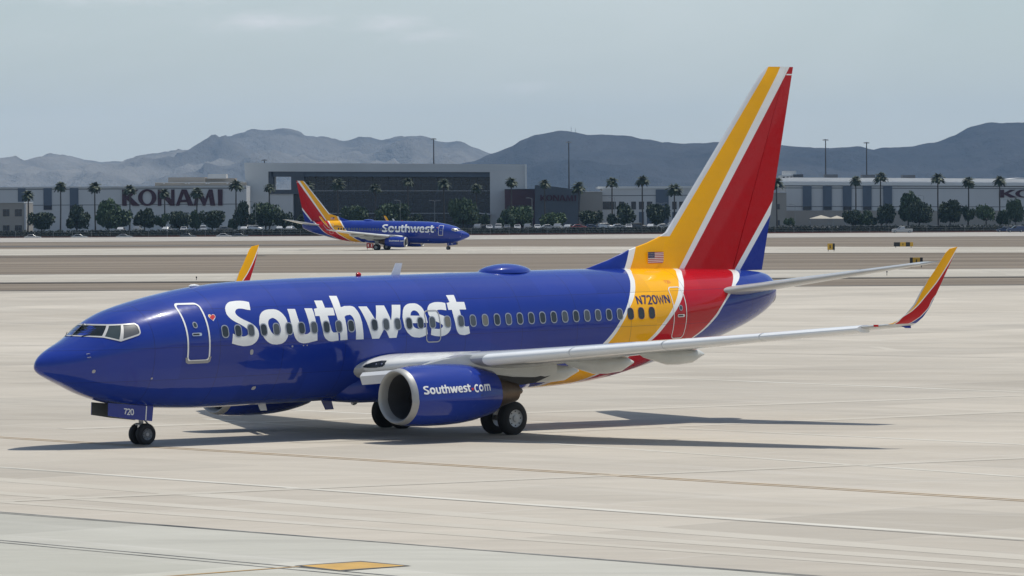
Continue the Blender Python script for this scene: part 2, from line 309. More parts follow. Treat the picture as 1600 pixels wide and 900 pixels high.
def livery_mat():
    m, n, l, p = new_mat('fuselage_paint')
    t = n.new('ShaderNodeTexCoord'); s = n.new('ShaderNodeSeparateXYZ'); l.new(t.outputs['Object'], s.inputs[0])
    x, z = s.outputs[0], s.outputs[2]
    zf = mth(n, l, 'DIVIDE', mth(n, l, 'SUBTRACT', z, 1.3), 4.3)
    C = [
      ([(1.4,18.9),(1.5,20.0),(1.83,20.6),(2.14,21.2),(2.6,21.75),(3.055,22.32),(3.695,22.906),(4.08,23.216),(4.403,23.469),(4.725,23.733),(4.98,23.964),(5.24,24.24),(5.36,24.45),(5.5,24.9)], WHT),
      ([(1.4,19.3),(1.5,20.28),(1.83,20.82),(2.14,21.42),(2.6,22.02),(3.047,22.528),(3.69,23.065),(4.076,23.373),(4.332,23.619),(4.686,23.932),(5.008,24.211),(5.25,24.47),(5.36,24.72),(5.5,25.1)], YEL),
      ([(1.4,21.4),(1.74,22.35),(1.99,22.75),(2.44,23.5),(2.994,24.391),(3.558,24.996),(4.076,25.505),(4.433,25.82),(4.725,26.078),(4.986,26.316),(5.18,26.53),(5.285,26.75),(5.5,27.2)], WHT),
      ([(1.4,21.6),(1.74,22.55),(1.99,22.95),(2.44,23.72),(2.987,24.59),(3.583,25.234),(4.068,25.742),(4.425,26.079),(4.719,26.326),(4.946,26.533),(5.142,26.75),(5.273,27.0),(5.5,27.5)], RED),
      ([(1.4,23.9),(2.0,24.85),(2.24,25.2),(3.017,26.86),(3.635,27.621),(4.029,28.007),(4.373,28.398),(4.747,28.893),(4.91,29.119),(5.145,29.5),(5.5,30.2)], WHT),
      ([(1.4,24.0),(2.0,24.98),(2.24,25.35),(3.028,26.995),(3.631,27.76),(4.059,28.144),(4.368,28.532),(4.741,29.105),(4.901,29.438),(5.123,29.85),(5.5,30.5)], BLUE)]
    col = None
    base = BLUE + (1,)
    for pts, c in C:
        q = [((a - 1.3) / 4.3, (b - 18) / 16) for a, b in pts]
        xb = mth(n, l, 'MULTIPLY_ADD', fcurve(n, l, zf, q), 16); xb.node.inputs[2].default_value = 18
        st = mth(n, l, 'GREATER_THAN', x, xb)
        base = mixc(n, l, st, base, c)
    # bare rub strip where the tail plane trims
    pl = panel_lines(n, l, x, z, [3.35, 5.75, 8.25, 10.8, 13.35, 15.9, 18.4, 20.9, 23.4, 26.3, 29.9])
    zl = None
    for q in (4.62, 3.46, 2.45):
        d = mth(n, l, 'LESS_THAN', mth(n, l, 'ABSOLUTE', mth(n, l, 'SUBTRACT', z, q)), .008)
        zl = d if zl is None else mth(n, l, 'MAXIMUM', zl, d)
    cbv = n.new('ShaderNodeCombineXYZ'); l.new(mth(n, l, 'FLOOR', mth(n, l, 'DIVIDE', mth(n, l, 'ADD', x, .75), 2.54)), cbv.inputs[0]); l.new(mth(n, l, 'FLOOR', mth(n, l, 'DIVIDE', mth(n, l, 'SUBTRACT', z, 2.45), 1.08)), cbv.inputs[1])
    wnp = n.new('ShaderNodeTexWhiteNoise'); wnp.noise_dimensions = '2D'; l.new(cbv.outputs[0], wnp.inputs['Vector'])
    pv_ = mth(n, l, 'MULTIPLY_ADD', wnp.outputs['Value'], .16); pv_.node.inputs[2].default_value = .91
    scl = n.new('ShaderNodeVectorMath'); scl.operation = 'SCALE'; l.new(base, scl.inputs[0]); l.new(pv_, scl.inputs['Scale']); base = scl.outputs[0]
    pl = mth(n, l, 'MULTIPLY', mth(n, l, 'MAXIMUM', pl, zl), .5)
    base = mixc(n, l, pl, base, (.012, .014, .05))
    paint_finish(n, l, p, base)
    # slightly uneven skin
    w = noise(n, l, .9, 3, .5, sc=(1.3, 1, 2.2)); b = n.new('ShaderNodeBump'); b.inputs['Strength'].default_value = .22; b.inputs['Distance'].default_value = .05
    l.new(w, b.inputs['Height']); l.new(b.outputs[0], p.inputs['Normal']); l.new(b.outputs[0], p.inputs['Coat Normal'])
    return m
def side_of(n, l, x, z, p0, p1):
    """1 where (x,z) lies aft of the line p0 (low) -> p1 (high)"""
    k = (p1[0] - p0[0]) / (p1[1] - p0[1])
    xb = mth(n, l, 'MULTIPLY_ADD', mth(n, l, 'SUBTRACT', z, p0[1]), k); xb.node.inputs[2].default_value = p0[0]
    return mth(n, l, 'GREATER_THAN', x, xb)
def fin_mat():
    m, n, l, p = new_mat('fin_paint')
    t = n.new('ShaderNodeTexCoord'); s = n.new('ShaderNodeSeparateXYZ'); l.new(t.outputs['Object'], s.inputs[0])
    x, z = s.outputs[0], s.outputs[2]
    base = BLUE + (1,)
    for a, b, c in (((24.72, 5.38), (25.05, 6.06), WHT), ((24.98, 5.37), (25.36, 6.13), YEL), ((27.2, 5.31), (32.67, 12.55), WHT),
                    ((27.44, 5.29), (33.14, 12.53), RED), ((30.07, 5.21), (32.1, 7.56), WHT), ((30.37, 5.2), (31.92, 6.99), BLUE)):
        base = mixc(n, l, side_of(n, l, x, z, a, b), base, c)
    # bare metal leading edge
    le = mth(n, l, 'MULTIPLY', mth(n, l, 'SUBTRACT', 1.0, side_of(n, l, x, z, (27.03, 6.62), (31.95, 12.41))), mth(n, l, 'GREATER_THAN', z, 6.5))
    base = mixc(n, l, le, base, (.62, .63, .65))
    top = mth(n, l, 'MULTIPLY', mth(n, l, 'LESS_THAN', mth(n, l, 'ABSOLUTE', mth(n, l, 'SUBTRACT', z, 12.26)), .022), side_of(n, l, x, z, (27.5, 5.29), (33.0, 12.3)))
    base = mixc(n, l, top, base, WHT)
    hl = mth(n, l, 'LESS_THAN', mth(n, l, 'ABSOLUTE', mth(n, l, 'SUBTRACT', z, 5.98)), -1)
    paint_finish(n, l, p, base, .28, .08, .4)
    return m
def winglet_mat():
    m, n, l, p = new_mat('winglet_paint')
    t = n.new('ShaderNodeTexCoord'); s = n.new('ShaderNodeSeparateXYZ'); l.new(t.outputs['Object'], s.inputs[0])
    x, z = s.outputs[0], s.outputs[2]; zf = mth(n, l, 'DIVIDE', mth(n, l, 'SUBTRACT', z, 3.7), 2.7)
    le = [(3.7, 20.0), (3.93, 20.33), (4.15, 20.58), (4.45, 20.87), (4.95, 21.14), (6.12, 21.99), (6.4, 22.2)]
    orr = [(3.7, 20.2), (3.93, 20.43), (4.13, 20.57), (4.3, 20.83), (4.9, 21.45), (5.21, 21.76), (6.23, 22.5), (6.4, 22.6)]
    rb = [(3.7, 20.8), (3.87, 20.92), (3.94, 21.04), (4.15, 21.29), (4.36, 21.49), (4.69, 21.68), (5.0, 22.1), (6.4, 23.5)]
    base = (.55, .56, .57, 1)
    for pts, off, c in ((le, 0, YEL), (orr, -.05, WHT), (orr, 0, RED), (rb, -.04, WHT), (rb, 0, BLUE)):
        q = [((a - 3.7) / 2.7, (b + off - 19) / 5) for a, b in pts]
        xb = mth(n, l, 'MULTIPLY_ADD', fcurve(n, l, zf, q), 5); xb.node.inputs[2].default_value = 19
        base = mixc(n, l, mth(n, l, 'GREATER_THAN', x, xb), base, c)
    low = mth(n, l, 'GREATER_THAN', z, 3.9)
    base = mixc(n, l, low, (.55, .56, .57), base)
    paint_finish(n, l, p, base, .3, .06, .4)
    return m
def flat_paint(name, c, rough=.25, dirt=.05):
    m, n, l, p = new_mat(name); paint_finish(n, l, p, c + (1,), rough, dirt); return m
M_LIV = livery_mat(); M_FIN = fin_mat(); M_WLT = winglet_mat()
M_BLUE = flat_paint('blue_paint', BLUE); M_WHITE = flat_paint('white_paint', WHT, .35, .06)
M_WING = flat_paint('wing_grey', (.47, .48, .48), .36, .2); M_SLAT = flat_paint('slat_white', (.80, .81, .81), .3, .1)
M_FAIR = flat_paint('fairing_grey', (.60, .61, .585), .38, .15); M_ROOT = flat_paint('root_white', (.74, .74, .72), .28, .12)
M_ALU = mat('bare_aluminium', (.70, .70, .70), .32, .9, .08, 3)
M_LIP = mat('inlet_lip_metal', (.35, .35, .34), .5, .3, .1, 3)
M_DARK = mat('dark_cavity', (.02, .02, .022), .6, 0, .2)
M_LINER = mat('inlet_liner', (.075, .075, .08), .55, .2, .15, 4)
M_BLADE = mat('fan_blade', (.10, .10, .11), .4, .7, .2, 5)
M_CORE = mat('burnt_nozzle', (.115, .082, .058), .42, .85, .35, 6)
M_TYRE = mat('tyre_rubber', (.022, .022, .023), .8, 0, .25, 9)
M_HUB = mat('wheel_hub_grey', (.42, .43, .44), .45, .3, .15, 8)
M_HUBD = mat('nose_hub_grey', (.15, .155, .16), .45, .3, .2, 8)
M_STRUT = mat('strut_grey', (.32, .32, .33), .4, .5, .2, 6)
M_OLIVE = mat('primer_inside', (.10, .105, .095), .6, 0, .3, 4)
M_GLASS = mat('cockpit_glass', (.012, .016, .018), .06, 0, .1); M_GLASS2 = mat('cockpit_side_glass', (.045, .062, .066), .1, 0, .25, 3)
M_GLASS3 = mat('cockpit_blind', (.085, .09, .10), .3, 0, .15, 3)
M_FRAME = mat('window_trim', (.33, .35, .40), .4, .3, .1); M_POST = mat('windshield_frame', (.52, .51, .50), .4, .2, .15, 5)
def pane_mat(name, c): return mat(name, c, .16, 0, .35, 3.1)
M_PANES = [pane_mat('pane_dark', (.028, .036, .042)), pane_mat('pane_mid', (.075, .085, .095)), pane_mat('pane_shade', (.17, .16, .13))]
M_RED = mat('red_decal', (.55, .03, .03), .35); M_YELD = mat('yellow_decal', YEL, .35)
M_SILL = mat('scuff_plate', (.30, .31, .33), .4, .6); M_REG = mat('registration_blue', (.035, .03, .10), .4)
M_LENS = mat('light_lens', (.02, .025, .03), .05, 0, .2); M_REDLENS = mat('red_lens', (.6, .01, .01), .15)
M_FLAGB = mat('flag_blue', (.02, .03, .12), .4); M_FLAGR = mat('flag_red', (.42, .02, .03), .4)
M_GREYD = mat('decal_grey', (.36, .36, .38), .4)
# ---------------------------------------------------------------- aircraft geometry (x aft from nose, y starboard, z up)
def skin_pt(x, z, side, off=.0):
    zt, zb, hw, zw = sec(x); h = (zt - zw) if z > zw else (zw - zb)
    y = skin(x, z); nv = Vector((0, y / hw ** 2, (z - zw) / h ** 2)); nv.normalize()
    return (x, side * (y + nv.y * off), z + nv.z * off)
def wrap(mb, loops, side, off=.006, step=.15, grid=.16, mi=0, mirror=None, fn=None):
    """bend a flat outline given in (x, z) onto the skin"""
    if mirror is not None: loops = [[(mirror - a, b) for a, b in L] for L in loops]
    V, Fc = fill2d(loops, step, grid)
    fn = fn or skin_pt
    mb.add([fn(a, b, side, off) for a, b in V], Fc, mi, True)
def orient_out(o, axis_z=3.55):
    me = o.data
    for p in me.polygons:
        c = p.center
        if p.normal.y * c.y + p.normal.z * (c.z - axis_z) < 0: p.flip()
    me.update(); return o
def decal(name, loops, side, mats, parent, off=.006, mirror=None, step=.15, grid=.16, fn=None):
    m = MB(); wrap(m, loops, side, off, step, grid, 0, mirror, fn)
    return m.build(name, mats, parent)
GL = {  # simple letter shapes drawn with strokes in a unit box (width, strokes)
  'N': (.62, [[(0, 0), (0, 1)], [(0, 1), (.62, 0)], [(.62, 0), (.62, 1)]]),
  '7': (.56, [[(0, 1), (.56, 1), (.2, 0)]]),
  '2': (.56, [[(0, .78), (.08, .95), (.28, 1), (.48, .95), (.56, .76), (.48, .56), (.0, .0), (.58, 0)]]),
  '0': (.56, [[(.28, 1), (.1, .93), (0, .7), (0, .3), (.1, .07), (.28, 0), (.46, .07), (.56, .3), (.56, .7), (.46, .93), (.28, 1)]]),
  'W': (.86, [[(0, 1), (.2, 0), (.43, .8), (.66, 0), (.86, 1)]]),
}
def text_strokes(txt, w, gap=.24):
    out = []; x = 0
    for ch in txt:
        wd, st = GL[ch]
        for s in st: out.append(stroke([(x + a, b) for a, b in s], w))
        x += wd + gap
    return out, x - gap
def naca(s): return 5 * (.2969 * math.sqrt(max(s, 0)) - .126 * s - .3516 * s * s + .2843 * s ** 3 - .1036 * s ** 4)
SS = [0, .006, .02, .05, .1, .2, .32, .46, .62, .8, .93, 1.0]
def foil(le, te, tdir, t, s0=0., s1=1.):
    """closed ring: upper surface aft to nose, lower nose to aft"""
    le = Vector(le); te = Vector(te); td = Vector(tdir).normalized(); c = (te - le).length
    ss = [s for s in SS if s0 <= s <= s1]
    if ss[0] > s0: ss = [s0] + ss
    if ss[-1] < s1: ss = ss + [s1]
    up = [le.lerp(te, s) + td * (naca(s) * t * c) for s in reversed(ss)]
    lo = [le.lerp(te, s) - td * (naca(s) * t * c) for s in (ss[1:] if s0 == 0 else ss)]
    return up + lo
def wing_le(y): return (16.21 + .584 * (y - 10), 2.35 + .09 * y)
def wing_te(y):
    if y < 6: return (18.55 - .02 * (6 - y), wing_le(y)[1] - .28 + .012 * y)
    return (18.55 + (y - 6) * .256, wing_le(y)[1] - .28 + .012 * y)
def build_plane():
    root = empty('airliner', 'large blue airliner with red and yellow tail taxiing across the near apron', 'airliner', 'blue airliners at the airport')
    # ---- fuselage
    xs = [0, .012, .03, .06, .12, .2, .3, .45, .6, .8]
    x = 1.0
    while x < 7: xs.append(x); x += .22
    while x < 31: xs.append(x); x += .42
    xs += [31.2, 31.4, 31.6, 31.7, 31.78, 31.84, 31.88, 31.92, 31.95]
    n = 72; rings = []
    for x in xs:
        zt, zb, hw, zw = sec(x); ring = []
        for k in range(n):
            a = 2 * math.pi * k / n; c, s = math.cos(a), math.sin(a)
            ring.append((x, hw * c, zw + (zt - zw if s > 0 else zw - zb) * s))
        rings.append(ring)
    m = MB(); m.loft(rings, 0, True, True, False, True)
    fus = m.build('fuselage', M_LIV, root)
    # tail cone outlet, dark and slanted
    m = MB(); m.tube((31.8, 0, 4.27), (32.02, 0, 4.2), .34, .30, 20); m.build('exhaust_outlet', M_OLIVE, fus)
    # belly fairing
    rings = []
    for x, w, b, t in ((10.9, .3, 1.75, 1.95), (11.4, 1.2, 1.42, 2.2), (12.2, 1.85, 1.30, 2.55), (14, 2.03, 1.27, 2.75), (17.2, 2.03, 1.27, 2.7), (18.5, 1.75, 1.32, 2.5), (19.4, 1.1, 1.40, 2.1), (19.95, .3, 1.50, 1.8)):
        zc = (b + t) / 2; h = (t - b) / 2
        rings.append([(x, w * math.copysign(abs(math.cos(a)) ** .7, math.cos(a)), zc + h * math.copysign(abs(math.sin(a)) ** .7, math.sin(a))) for a in [2 * math.pi * (k + .5) / 40 for k in range(40)]])
    m = MB(); m.loft(rings); m.build('belly_fairing', M_BLUE, root)
    # ---- writing on the skin
    WORD = [[LET[k]] + ([LET[k + '_h']] if k + '_h' in LET else []) for k in ('S', 'o', 'u', 't', 'h', 'w', 'e', 's', 't2')]
    xa, xb = 6.184, 16.073
    for side in (-1, 1):
        m = MB()
        for loops in WORD:
            if side == 1:   # reads from tail to nose on the other flank
                loops = [[(xa + xb - a, b) for a, b in L] for L in loops]
            wrap(m, loops, side, .004, .12, .11)
        m.build('lettering', M_WHITE, fus)
        reg, wd = text_strokes('N720WN', .2)
        sc = 1.54 / wd; hh = .27
        reg = [[(23.82 + a * sc, 4.21 + b * hh - 0) for a, b in L] for L in reg]
        m = MB()
        for L in reg: wrap(m, [L], side, .005, .2, 0, 0, None if side < 0 else 23.82 * 2 + 1.54)
        m.build('registration', M_REG, fus)
        sm, wd = text_strokes('720', .11); sc = .26 / wd
        m = MB()
        for L in sm: wrap(m, [[(25.55 + a * sc, 4.88 + b * .09) for a, b in L]], side, .005, .2, 0, 0, None if side < 0 else 51.4)
        m.build('fleet_number', M_RED, fus)
        # heart emblem: three slanted bands
        hx = 5.6
        def heart(sc_):
            o = []
            for k in range(28):
                a = 2 * math.pi * k / 28
                o.append((5.6 + sc_ * .0082 * 16 * math.sin(a) ** 3, 4.355 + sc_ * .0078 * (13 * math.cos(a) - 5 * math.cos(2 * a) - 2 * math.cos(3 * a) - math.cos(4 * a))))
            return o
        mir = None if side < 0 else 11.2
        decal('heart_emblem', [heart(1.0)], side, M_WHITE, fus, .004, mir)
        m = MB()
        H0 = heart(.88)
        for mi, (lo, hi) in enumerate(((-9, -.10), (-.085, .07), (.085, 9))):
            # clip the heart between two slanted lines
            def clip(P, c0, keep_above):
                o = []
                for i in range(len(P)):
                    p, q = P[i - 1], P[i]; fp = (p[1] - 4.355) - .75 * (5.6 - p[0]) * -1 - c0; fq = (q[1] - 4.355) - .75 * (5.6 - q[0]) * -1 - c0
                    ip = fp > 0 if keep_above else fp < 0; iq = fq > 0 if keep_above else fq < 0
                    if ip != iq:
                        t = fp / (fp - fq); o.append((p[0] + (q[0] - p[0]) * t, p[1] + (q[1] - p[1]) * t))
                    if iq: o.append(q)
                return o
            P = clip(clip(H0, lo, True), hi, False) if True else H0
            if len(P) > 2: wrap(m, [P], side, .007, .2, 0, mi, mir)
        m.build('heart_bands', [M_BLUE, M_RED, M_YELD], bpy.data.objects.get('heart_emblem') if False else fus)
    # ---- cabin windows
    wx = [5.952 + .508 * i for i in range(11)] + [12.01 + .487 * i for i in range(5)] + [14.466, 15.122, 15.705] + [16.23, 16.764] + [17.291 + .508 * i for i in range(15)]
    for side in (-1, 1):
        for i, x in enumerate(wx):
            aft = i >= len(wx) - 3
            o_ = rrect(x, 3.895, .285, .41, .12); q_ = rrect(x, 3.895, .225, .345, .1)
            wd = decal('cabin_window', [o_, q_], side, M_REG if aft else M_FRAME, root, .017, None, .08, 0)
            r_ = random.random()
            decal('pane', [rrect(x, 3.895, .232, .352, .1)], side, M_PANES[0 if aft or r_ < .38 else (1 if r_ < .9 else 2)], wd, .012, None, .08, .08)
    # ---- doors
    def door_outline(x0, x1, z0, z1, r, w): return [rrect((x0 + x1) / 2, (z0 + z1) / 2, x1 - x0, z1 - z0, r, 5), rrect((x0 + x1) / 2, (z0 + z1) / 2, x1 - x0 - 2 * w, z1 - z0 - 2 * w, max(.02, r - w), 5)]
    for side in (-1, 1):
        for nm, (x0, x1, z0, z1), hx in (('cabin_door', (4.50, 5.36, 2.99, 4.81), 4.88), ('cabin_door', (25.48, 26.14, 2.95, 4.75), 25.85)):
            d = decal(nm, door_outline(x0, x1, z0, z1, .16, .055 if x0 < 10 else .03), side, M_WHITE, root, .012)
            m = MB(); wrap(m, [rrect(hx, 3.84 if x0 < 10 else 3.75, .36, .10, .045)], side, .014, .2, 0); wrap(m, [rrect(hx - .03, 3.84 if x0 < 10 else 3.75, .24, .05, .02)], side, .02, .2, 0, 1)
            m.build('door_handle', [M_ALU, M_DARK], d)
            m = MB(); wrap(m, [rrect(hx, 4.13 if x0 < 10 else 4.02, .17, .2, .08), rrect(hx, 4.13 if x0 < 10 else 4.02, .11, .14, .05)], side, .014, .2, 0); wrap(m, [rrect(hx, 4.13 if x0 < 10 else 4.02, .12, .15, .055)], side, .010, .2, 0, 1)
            m.build('porthole', [M_FRAME, M_GLASS2], d)
            if x0 < 10:
                m = MB(); wrap(m, [[(x0 - .06, 3.13), (x0 + .03, 3.13), (x0 + .03, 3.02), (x1 - .04, 3.02), (x1 - .04, 3.13), (x1 + .05, 3.13), (x1 + .02, 2.98), (x1 - .06, 2.93), (x0 + .06, 2.93), (x0 - .03, 2.98)]], side, .016)
                m.build('scuff_plate', M_SILL, d)
        decal('overwing_exit', door_outline(14.17, 14.815, 3.235, 4.30, .15, .04), side, M_FRAME if side > 0 else M_GREYD, root, .013)
        # small skin fittings
        for cx_, cz_, w_, h_, r_ in ((6.976, 3.21, .13, .17, .06), (7.434, 2.037, .16, .11, .05), (1.42, 2.81, .10, .11, .045), (3.36, 2.52, .07, .06, .025), (8.6, 3.33, .07, .06, .025), (9.05, 3.34, .05, .04, .018), (9.2, 3.34, .05, .04, .018)):
            decal('access_cap', [rrect(cx_, cz_, w_, h_, r_)], side, M_GREYD, fus, .012, None, .2, 0)
        m = MB()
        for zz in (3.36, 3.25): m.tube(skin_pt(1.32, zz, side, -.02), (1.12, skin_pt(1.32, zz, side, .13)[1], zz), .02, .012, 8)
        m.build('pitot_probe', M_ALU, fus)
    # ---- cockpit glazing
    WF = [(1.80, 4.235), (2.175, 4.222), (2.536, 4.226), (2.90, 4.248), (2.975, 4.19), (2.985, 4.12), (2.962, 3.965), (2.925, 3.91), (2.865, 3.87), (2.264, 3.70), (1.836, 3.826), (1.36, 3.868), (1.36, 3.895)]
    P1 = [(1.775, 4.19), (2.14, 4.183), (1.84, 3.872), (1.405, 3.895)]; P2 = [(2.189, 4.175), (2.488, 4.190), (2.236, 3.755), (1.895, 3.858)]
    P3 = [(2.551, 4.193), (2.885, 4.209), (2.935, 4.16), (2.925, 3.97), (2.89, 3.925), (2.835, 3.905), (2.355, 3.775)]
    for side in (-1, 1):
        fr = decal('windshield_frame', [WF, P1, P2, P3], side, M_POST, root, .016, None, .05, .05)
        for P, mm in ((P1, M_GLASS), (P2, M_GLASS2), (P3, M_GLASS3)):
            decal('cockpit_pane', [inset(P, -.012)], side, mm, fr, .004, None, .05, .05)
        m = MB(); m.tube(skin_pt(1.45, 3.86, side, .02), skin_pt(1.72, 3.93, side, .05), .014, .012, 6); m.build('wiper', M_DARK, fr)
    # ---- wings
    for side in (-1, 1):
        def pt(x, y, z): return (x, side * y, z)
        m = MB(); rings = []
        for y in (0.8, 1.9, 3.4, 5, 6, 8, 10.5, 13, 15, 16.9):
            a = wing_le(y); b = wing_te(y); t = .125 - .0022 * y
            rings.append(foil(pt(a[0], y, a[1]), pt(b[0], y, b[1]), (0, 0, 1), t))
        m.loft(rings); wing = m.build('wing', M_WING, root)
        # root glove with landing light
        GS = ((1.5, 11.42, 2.50, .42), (1.95, 11.50, 2.51, .42), (2.5, 11.76, 2.56, .40), (3.4, 12.26, 2.65, .34), (4.4, 12.82, 2.74, .28))
        def glove(y, q, off=0.):
            for (a0, *A0), (b0, *B0) in zip(GS, GS[1:]):
                if a0 - 1e-6 <= y <= b0 + 1e-6: k = (y - a0) / (b0 - a0); x0, z0, tt = (A0[i] + (B0[i] - A0[i]) * k for i in range(3))
            a = math.pi / 2 * q
            return pt(x0 + 1.53 * (1 - math.cos(a)) - off * math.cos(a), y, z0 + tt * math.sin(a) + off * math.sin(a))
        m = MB(); m.loft([[glove(1.5 + 2.9 * i / 24, (k / 12 - 1)) for k in range(25)] for i in range(25)], 0, True, True); m.build('root_glove', M_ROOT, wing)
        m = MB(); V, Fc = fill2d([[(1.86, .06), (1.95, .18), (2.12, .27), (2.36, .33), (2.55, .31), (2.57, .2), (2.6, .1), (2.55, .0), (2.3, -.03), (2.05, .0)]], .08, .07)
        m.add([glove(a, q, .02) for a, q in V], Fc, 0, True); m.build('landing_light', M_LENS, wing)
        m = MB()
        for y_ in (2.3, 2.48): m.tube(glove(y_, .14, .0), glove(y_, .14, .028), .035, None, 10)
        m.build('lamp', M_ALU, wing)
        # Krueger flap under the inboard leading edge
        m = MB(); rr = []
        for y, dx in ((2.22, 0), (3.95, 0)):
            a = wing_le(y); x0 = a[0] - .48; z0 = a[1] - .26
            rr.append([pt(x0, y, z0 + .10), pt(x0 - .12, y, z0 - .02), pt(x0 - .02, y, z0 - .30), pt(x0 + .06, y, z0 - .30), pt(x0 + .10, y, z0 + .03)])
        m.loft(rr, 0, False); m.build('krueger_flap', M_SLAT, wing)
        # slats
        for y0, y1 in ((5.55, 8.05), (8.09, 10.7), (10.74, 13.45), (13.49, 16.2)):
            m = MB(); rr = []
            for y in (y0, y1):
                a = wing_le(y); th = .185 - .0066 * (y - 5.5); ring = []
                xo = a[0] - .16; zo = a[1] - .05
                for k in range(13):
                    an = math.pi * (k / 12 * 1.18 - .62); ring.append(pt(xo + .42 * (1 - math.cos(an)) - .02, y, zo + th * math.sin(an) * (1.15 if an < 0 else 1.0)))
                rr.append(ring)
            m.loft(rr); m.build('slat', M_SLAT, wing)
        # flap track fairings
        for y, x0, x1, zz, hh, hw in ((4.6, 15.2, 18.45, 2.36, .30, .22), (6.8, 15.9, 18.9, 2.68, .30, .22), (9.25, 16.9, 19.75, 2.97, .27, .21)):
            rr = []
            for s_, k in ((0, .08), (.06, .4), (.2, .75), (.4, 1), (.6, 1), (.8, .8), (.9, .55), (1.0, .10)):
                xx = x0 + (x1 - x0) * s_; zc = zz - .10 * s_ - (.12 if .2 < s_ < .9 else .05)
                rr.append([pt(xx, y + hw * k * math.cos(2 * math.pi * q / 16), zc + hh * k * math.sin(2 * math.pi * q / 16)) for q in range(16)])
            m = MB(); m.loft(rr); m.build('flap_fairing', M_FAIR, wing)
        # winglet
        sect = [((20.24, 16.88, 3.87), (21.33, 16.86, 3.80), (0, 0, 1)), ((20.33, 17.05, 3.91), (21.28, 17.06, 3.84), (0, -.25, 1)), ((20.43, 17.2, 4.0), (21.28, 17.24, 3.93), (0, -.55, 1)), ((20.62, 17.37, 4.2), (21.36, 17.42, 4.10), (0, -.85, .7)), ((20.86, 17.49, 4.5), (21.52, 17.53, 4.37), (0, -1, .35)),
                ((21.1, 17.6, 4.95), (21.76, 17.62, 4.82), (0, -1, .2)), ((21.58, 17.73, 5.55), (22.13, 17.73, 5.52), (0, -1, .2)), ((21.96, 17.84, 6.08), (22.42, 17.85, 6.14), (0, -1, .18)), ((22.1, 17.87, 6.2), (22.46, 17.88, 6.26), (0, -1, .18))]
        m = MB(); m.loft([foil(pt(*a), pt(*b), (0, side * c[1], c[2]), .09) for a, b, c in sect]); wl = m.build('winglet', M_WLT, wing)
        m = MB(); m.box(20.02, 20.12, side * 16.62 - .06, side * 16.62 + .06, 3.82, 3.885); m.build('navigation_light', M_REDLENS if side < 0 else mat('green_lens', (.02, .35, .08), .15), wing)
        m = MB(); m.add([pt(20.75, 17.0, 3.84), pt(21.2, 17.0, 3.82), pt(21.22, 17.0, 3.74), pt(21.0, 17.0, 3.75), pt(20.75, 17.03, 3.85), pt(21.2, 17.03, 3.83), pt(21.22, 17.03, 3.75), pt(21.0, 17.03, 3.76)], [(0, 1, 2, 3), (7, 6, 5, 4), (0, 4, 5, 1), (1, 5, 6, 2), (2, 6, 7, 3), (3, 7, 4, 0)])
        m.build('static_wick', M_BLUE, wing)
    # ---- engines
    for side in (-1, 1):
        oy = side * 4.83; oz = 1.69
        def sq(c, q):   # flattened underside
            return (c * (1.03 if q < 0 else 1.0), q * (1.0 if q > 0 else .955))
        cowl_prof = [(.21, .925), (.6, .98), (1.2, 1.005), (1.9, 1.01), (2.5, .985), (3.0, .93), (3.5, .835), (3.87, .74), (3.89, .70), (3.75, .68)]
        m = MB(); m.revolve([(10.40 + a, r) for a, r in cowl_prof], (0, oy, oz), 'X', 56, 0, True, sq)
        eng = m.build('engine', M_BLUE, root)
        lip = [(.21, .925), (.09, .90), (.02, .87), (-.01, .84), (.01, .805), (.08, .765), (.3, .735)]
        m = MB(); m.revolve([(10.40 + a, r) for a, r in lip], (0, oy, oz), 'X', 56, 0, True, sq); m.build('inlet_lip', M_LIP, eng)
        m = MB(); m.revolve([(10.70, .735), (11.0, .745), (11.7, .77), (12.0, .77)], (0, oy, oz), 'X', 48, 0, True, sq); m.build('inlet_liner', M_LINER, eng)
        m = MB()
        for k in range(24):
            a0 = 2 * math.pi * k / 24; P = []
            for r, tw, ch in ((.2, .5, .10), (.5, .8, .12), (.765, 1.05, .13)):
                for s_ in (-1, 1):
                    a = a0 + s_ * ch * math.sin(tw) / max(r, .3); xx = 11.62 + s_ * ch * math.cos(tw)
                    P.append((xx, oy + r * math.cos(a), oz + r * math.sin(a)))
            m.add(P, [(0, 1, 3, 2), (2, 3, 5, 4)], 0, True)
        fan = m.build('fan', M_BLADE, eng)
        m = MB(); m.revolve([(11.12, .005), (11.2, .07), (11.4, .16), (11.62, .23), (11.9, .24)], (0, oy, oz), 'X', 24); m.build('spinner', M_STRUT, eng)
        m = MB(); m.revolve([(11.95, .78), (11.96, .01)], (0, oy, oz), 'X', 32); m.build('fan_backing', M_DARK, eng)
        m = MB(); m.revolve([(13.6, .60), (14.25, .575), (14.65, .49), (15.05, .40), (15.4, .33), (15.41, .30), (15.2, .29)], (0, oy, oz - .02), 'X', 40); m.build('core_nozzle', M_CORE, eng)
        m = MB(); m.revolve([(15.0, .24), (15.4, .19), (15.7, .09), (15.78, .01)], (0, oy, oz - .02), 'X', 24); m.build('exhaust_cone', M_CORE, eng)
        m = MB(); m.revolve([(14.2, .70), (14.21, .56)], (0, oy, oz), 'X', 40); m.build('duct_backing', M_DARK, eng)
        # pylon
        rr = []
        for x, zb, zt, hw in ((11.5, 2.62, 2.68, .05), (12.2, 2.55, 2.82, .17), (13.3, 2.35, 2.95, .23), (14.6, 2.15, 2.75, .24), (16.0, 2.02, 2.6, .2), (17.2, 2.16, 2.5, .1)):
            rr.append([(x, oy - hw, zt), (x, oy - hw * 1.05, (zt + zb) / 2), (x, oy - hw * .7, zb), (x, oy + hw * .7, zb), (x, oy + hw * 1.05, (zt + zb) / 2), (x, oy + hw, zt)])
        m = MB(); m.loft(rr, 0, True); py = m.build('pylon', M_FAIR, root)
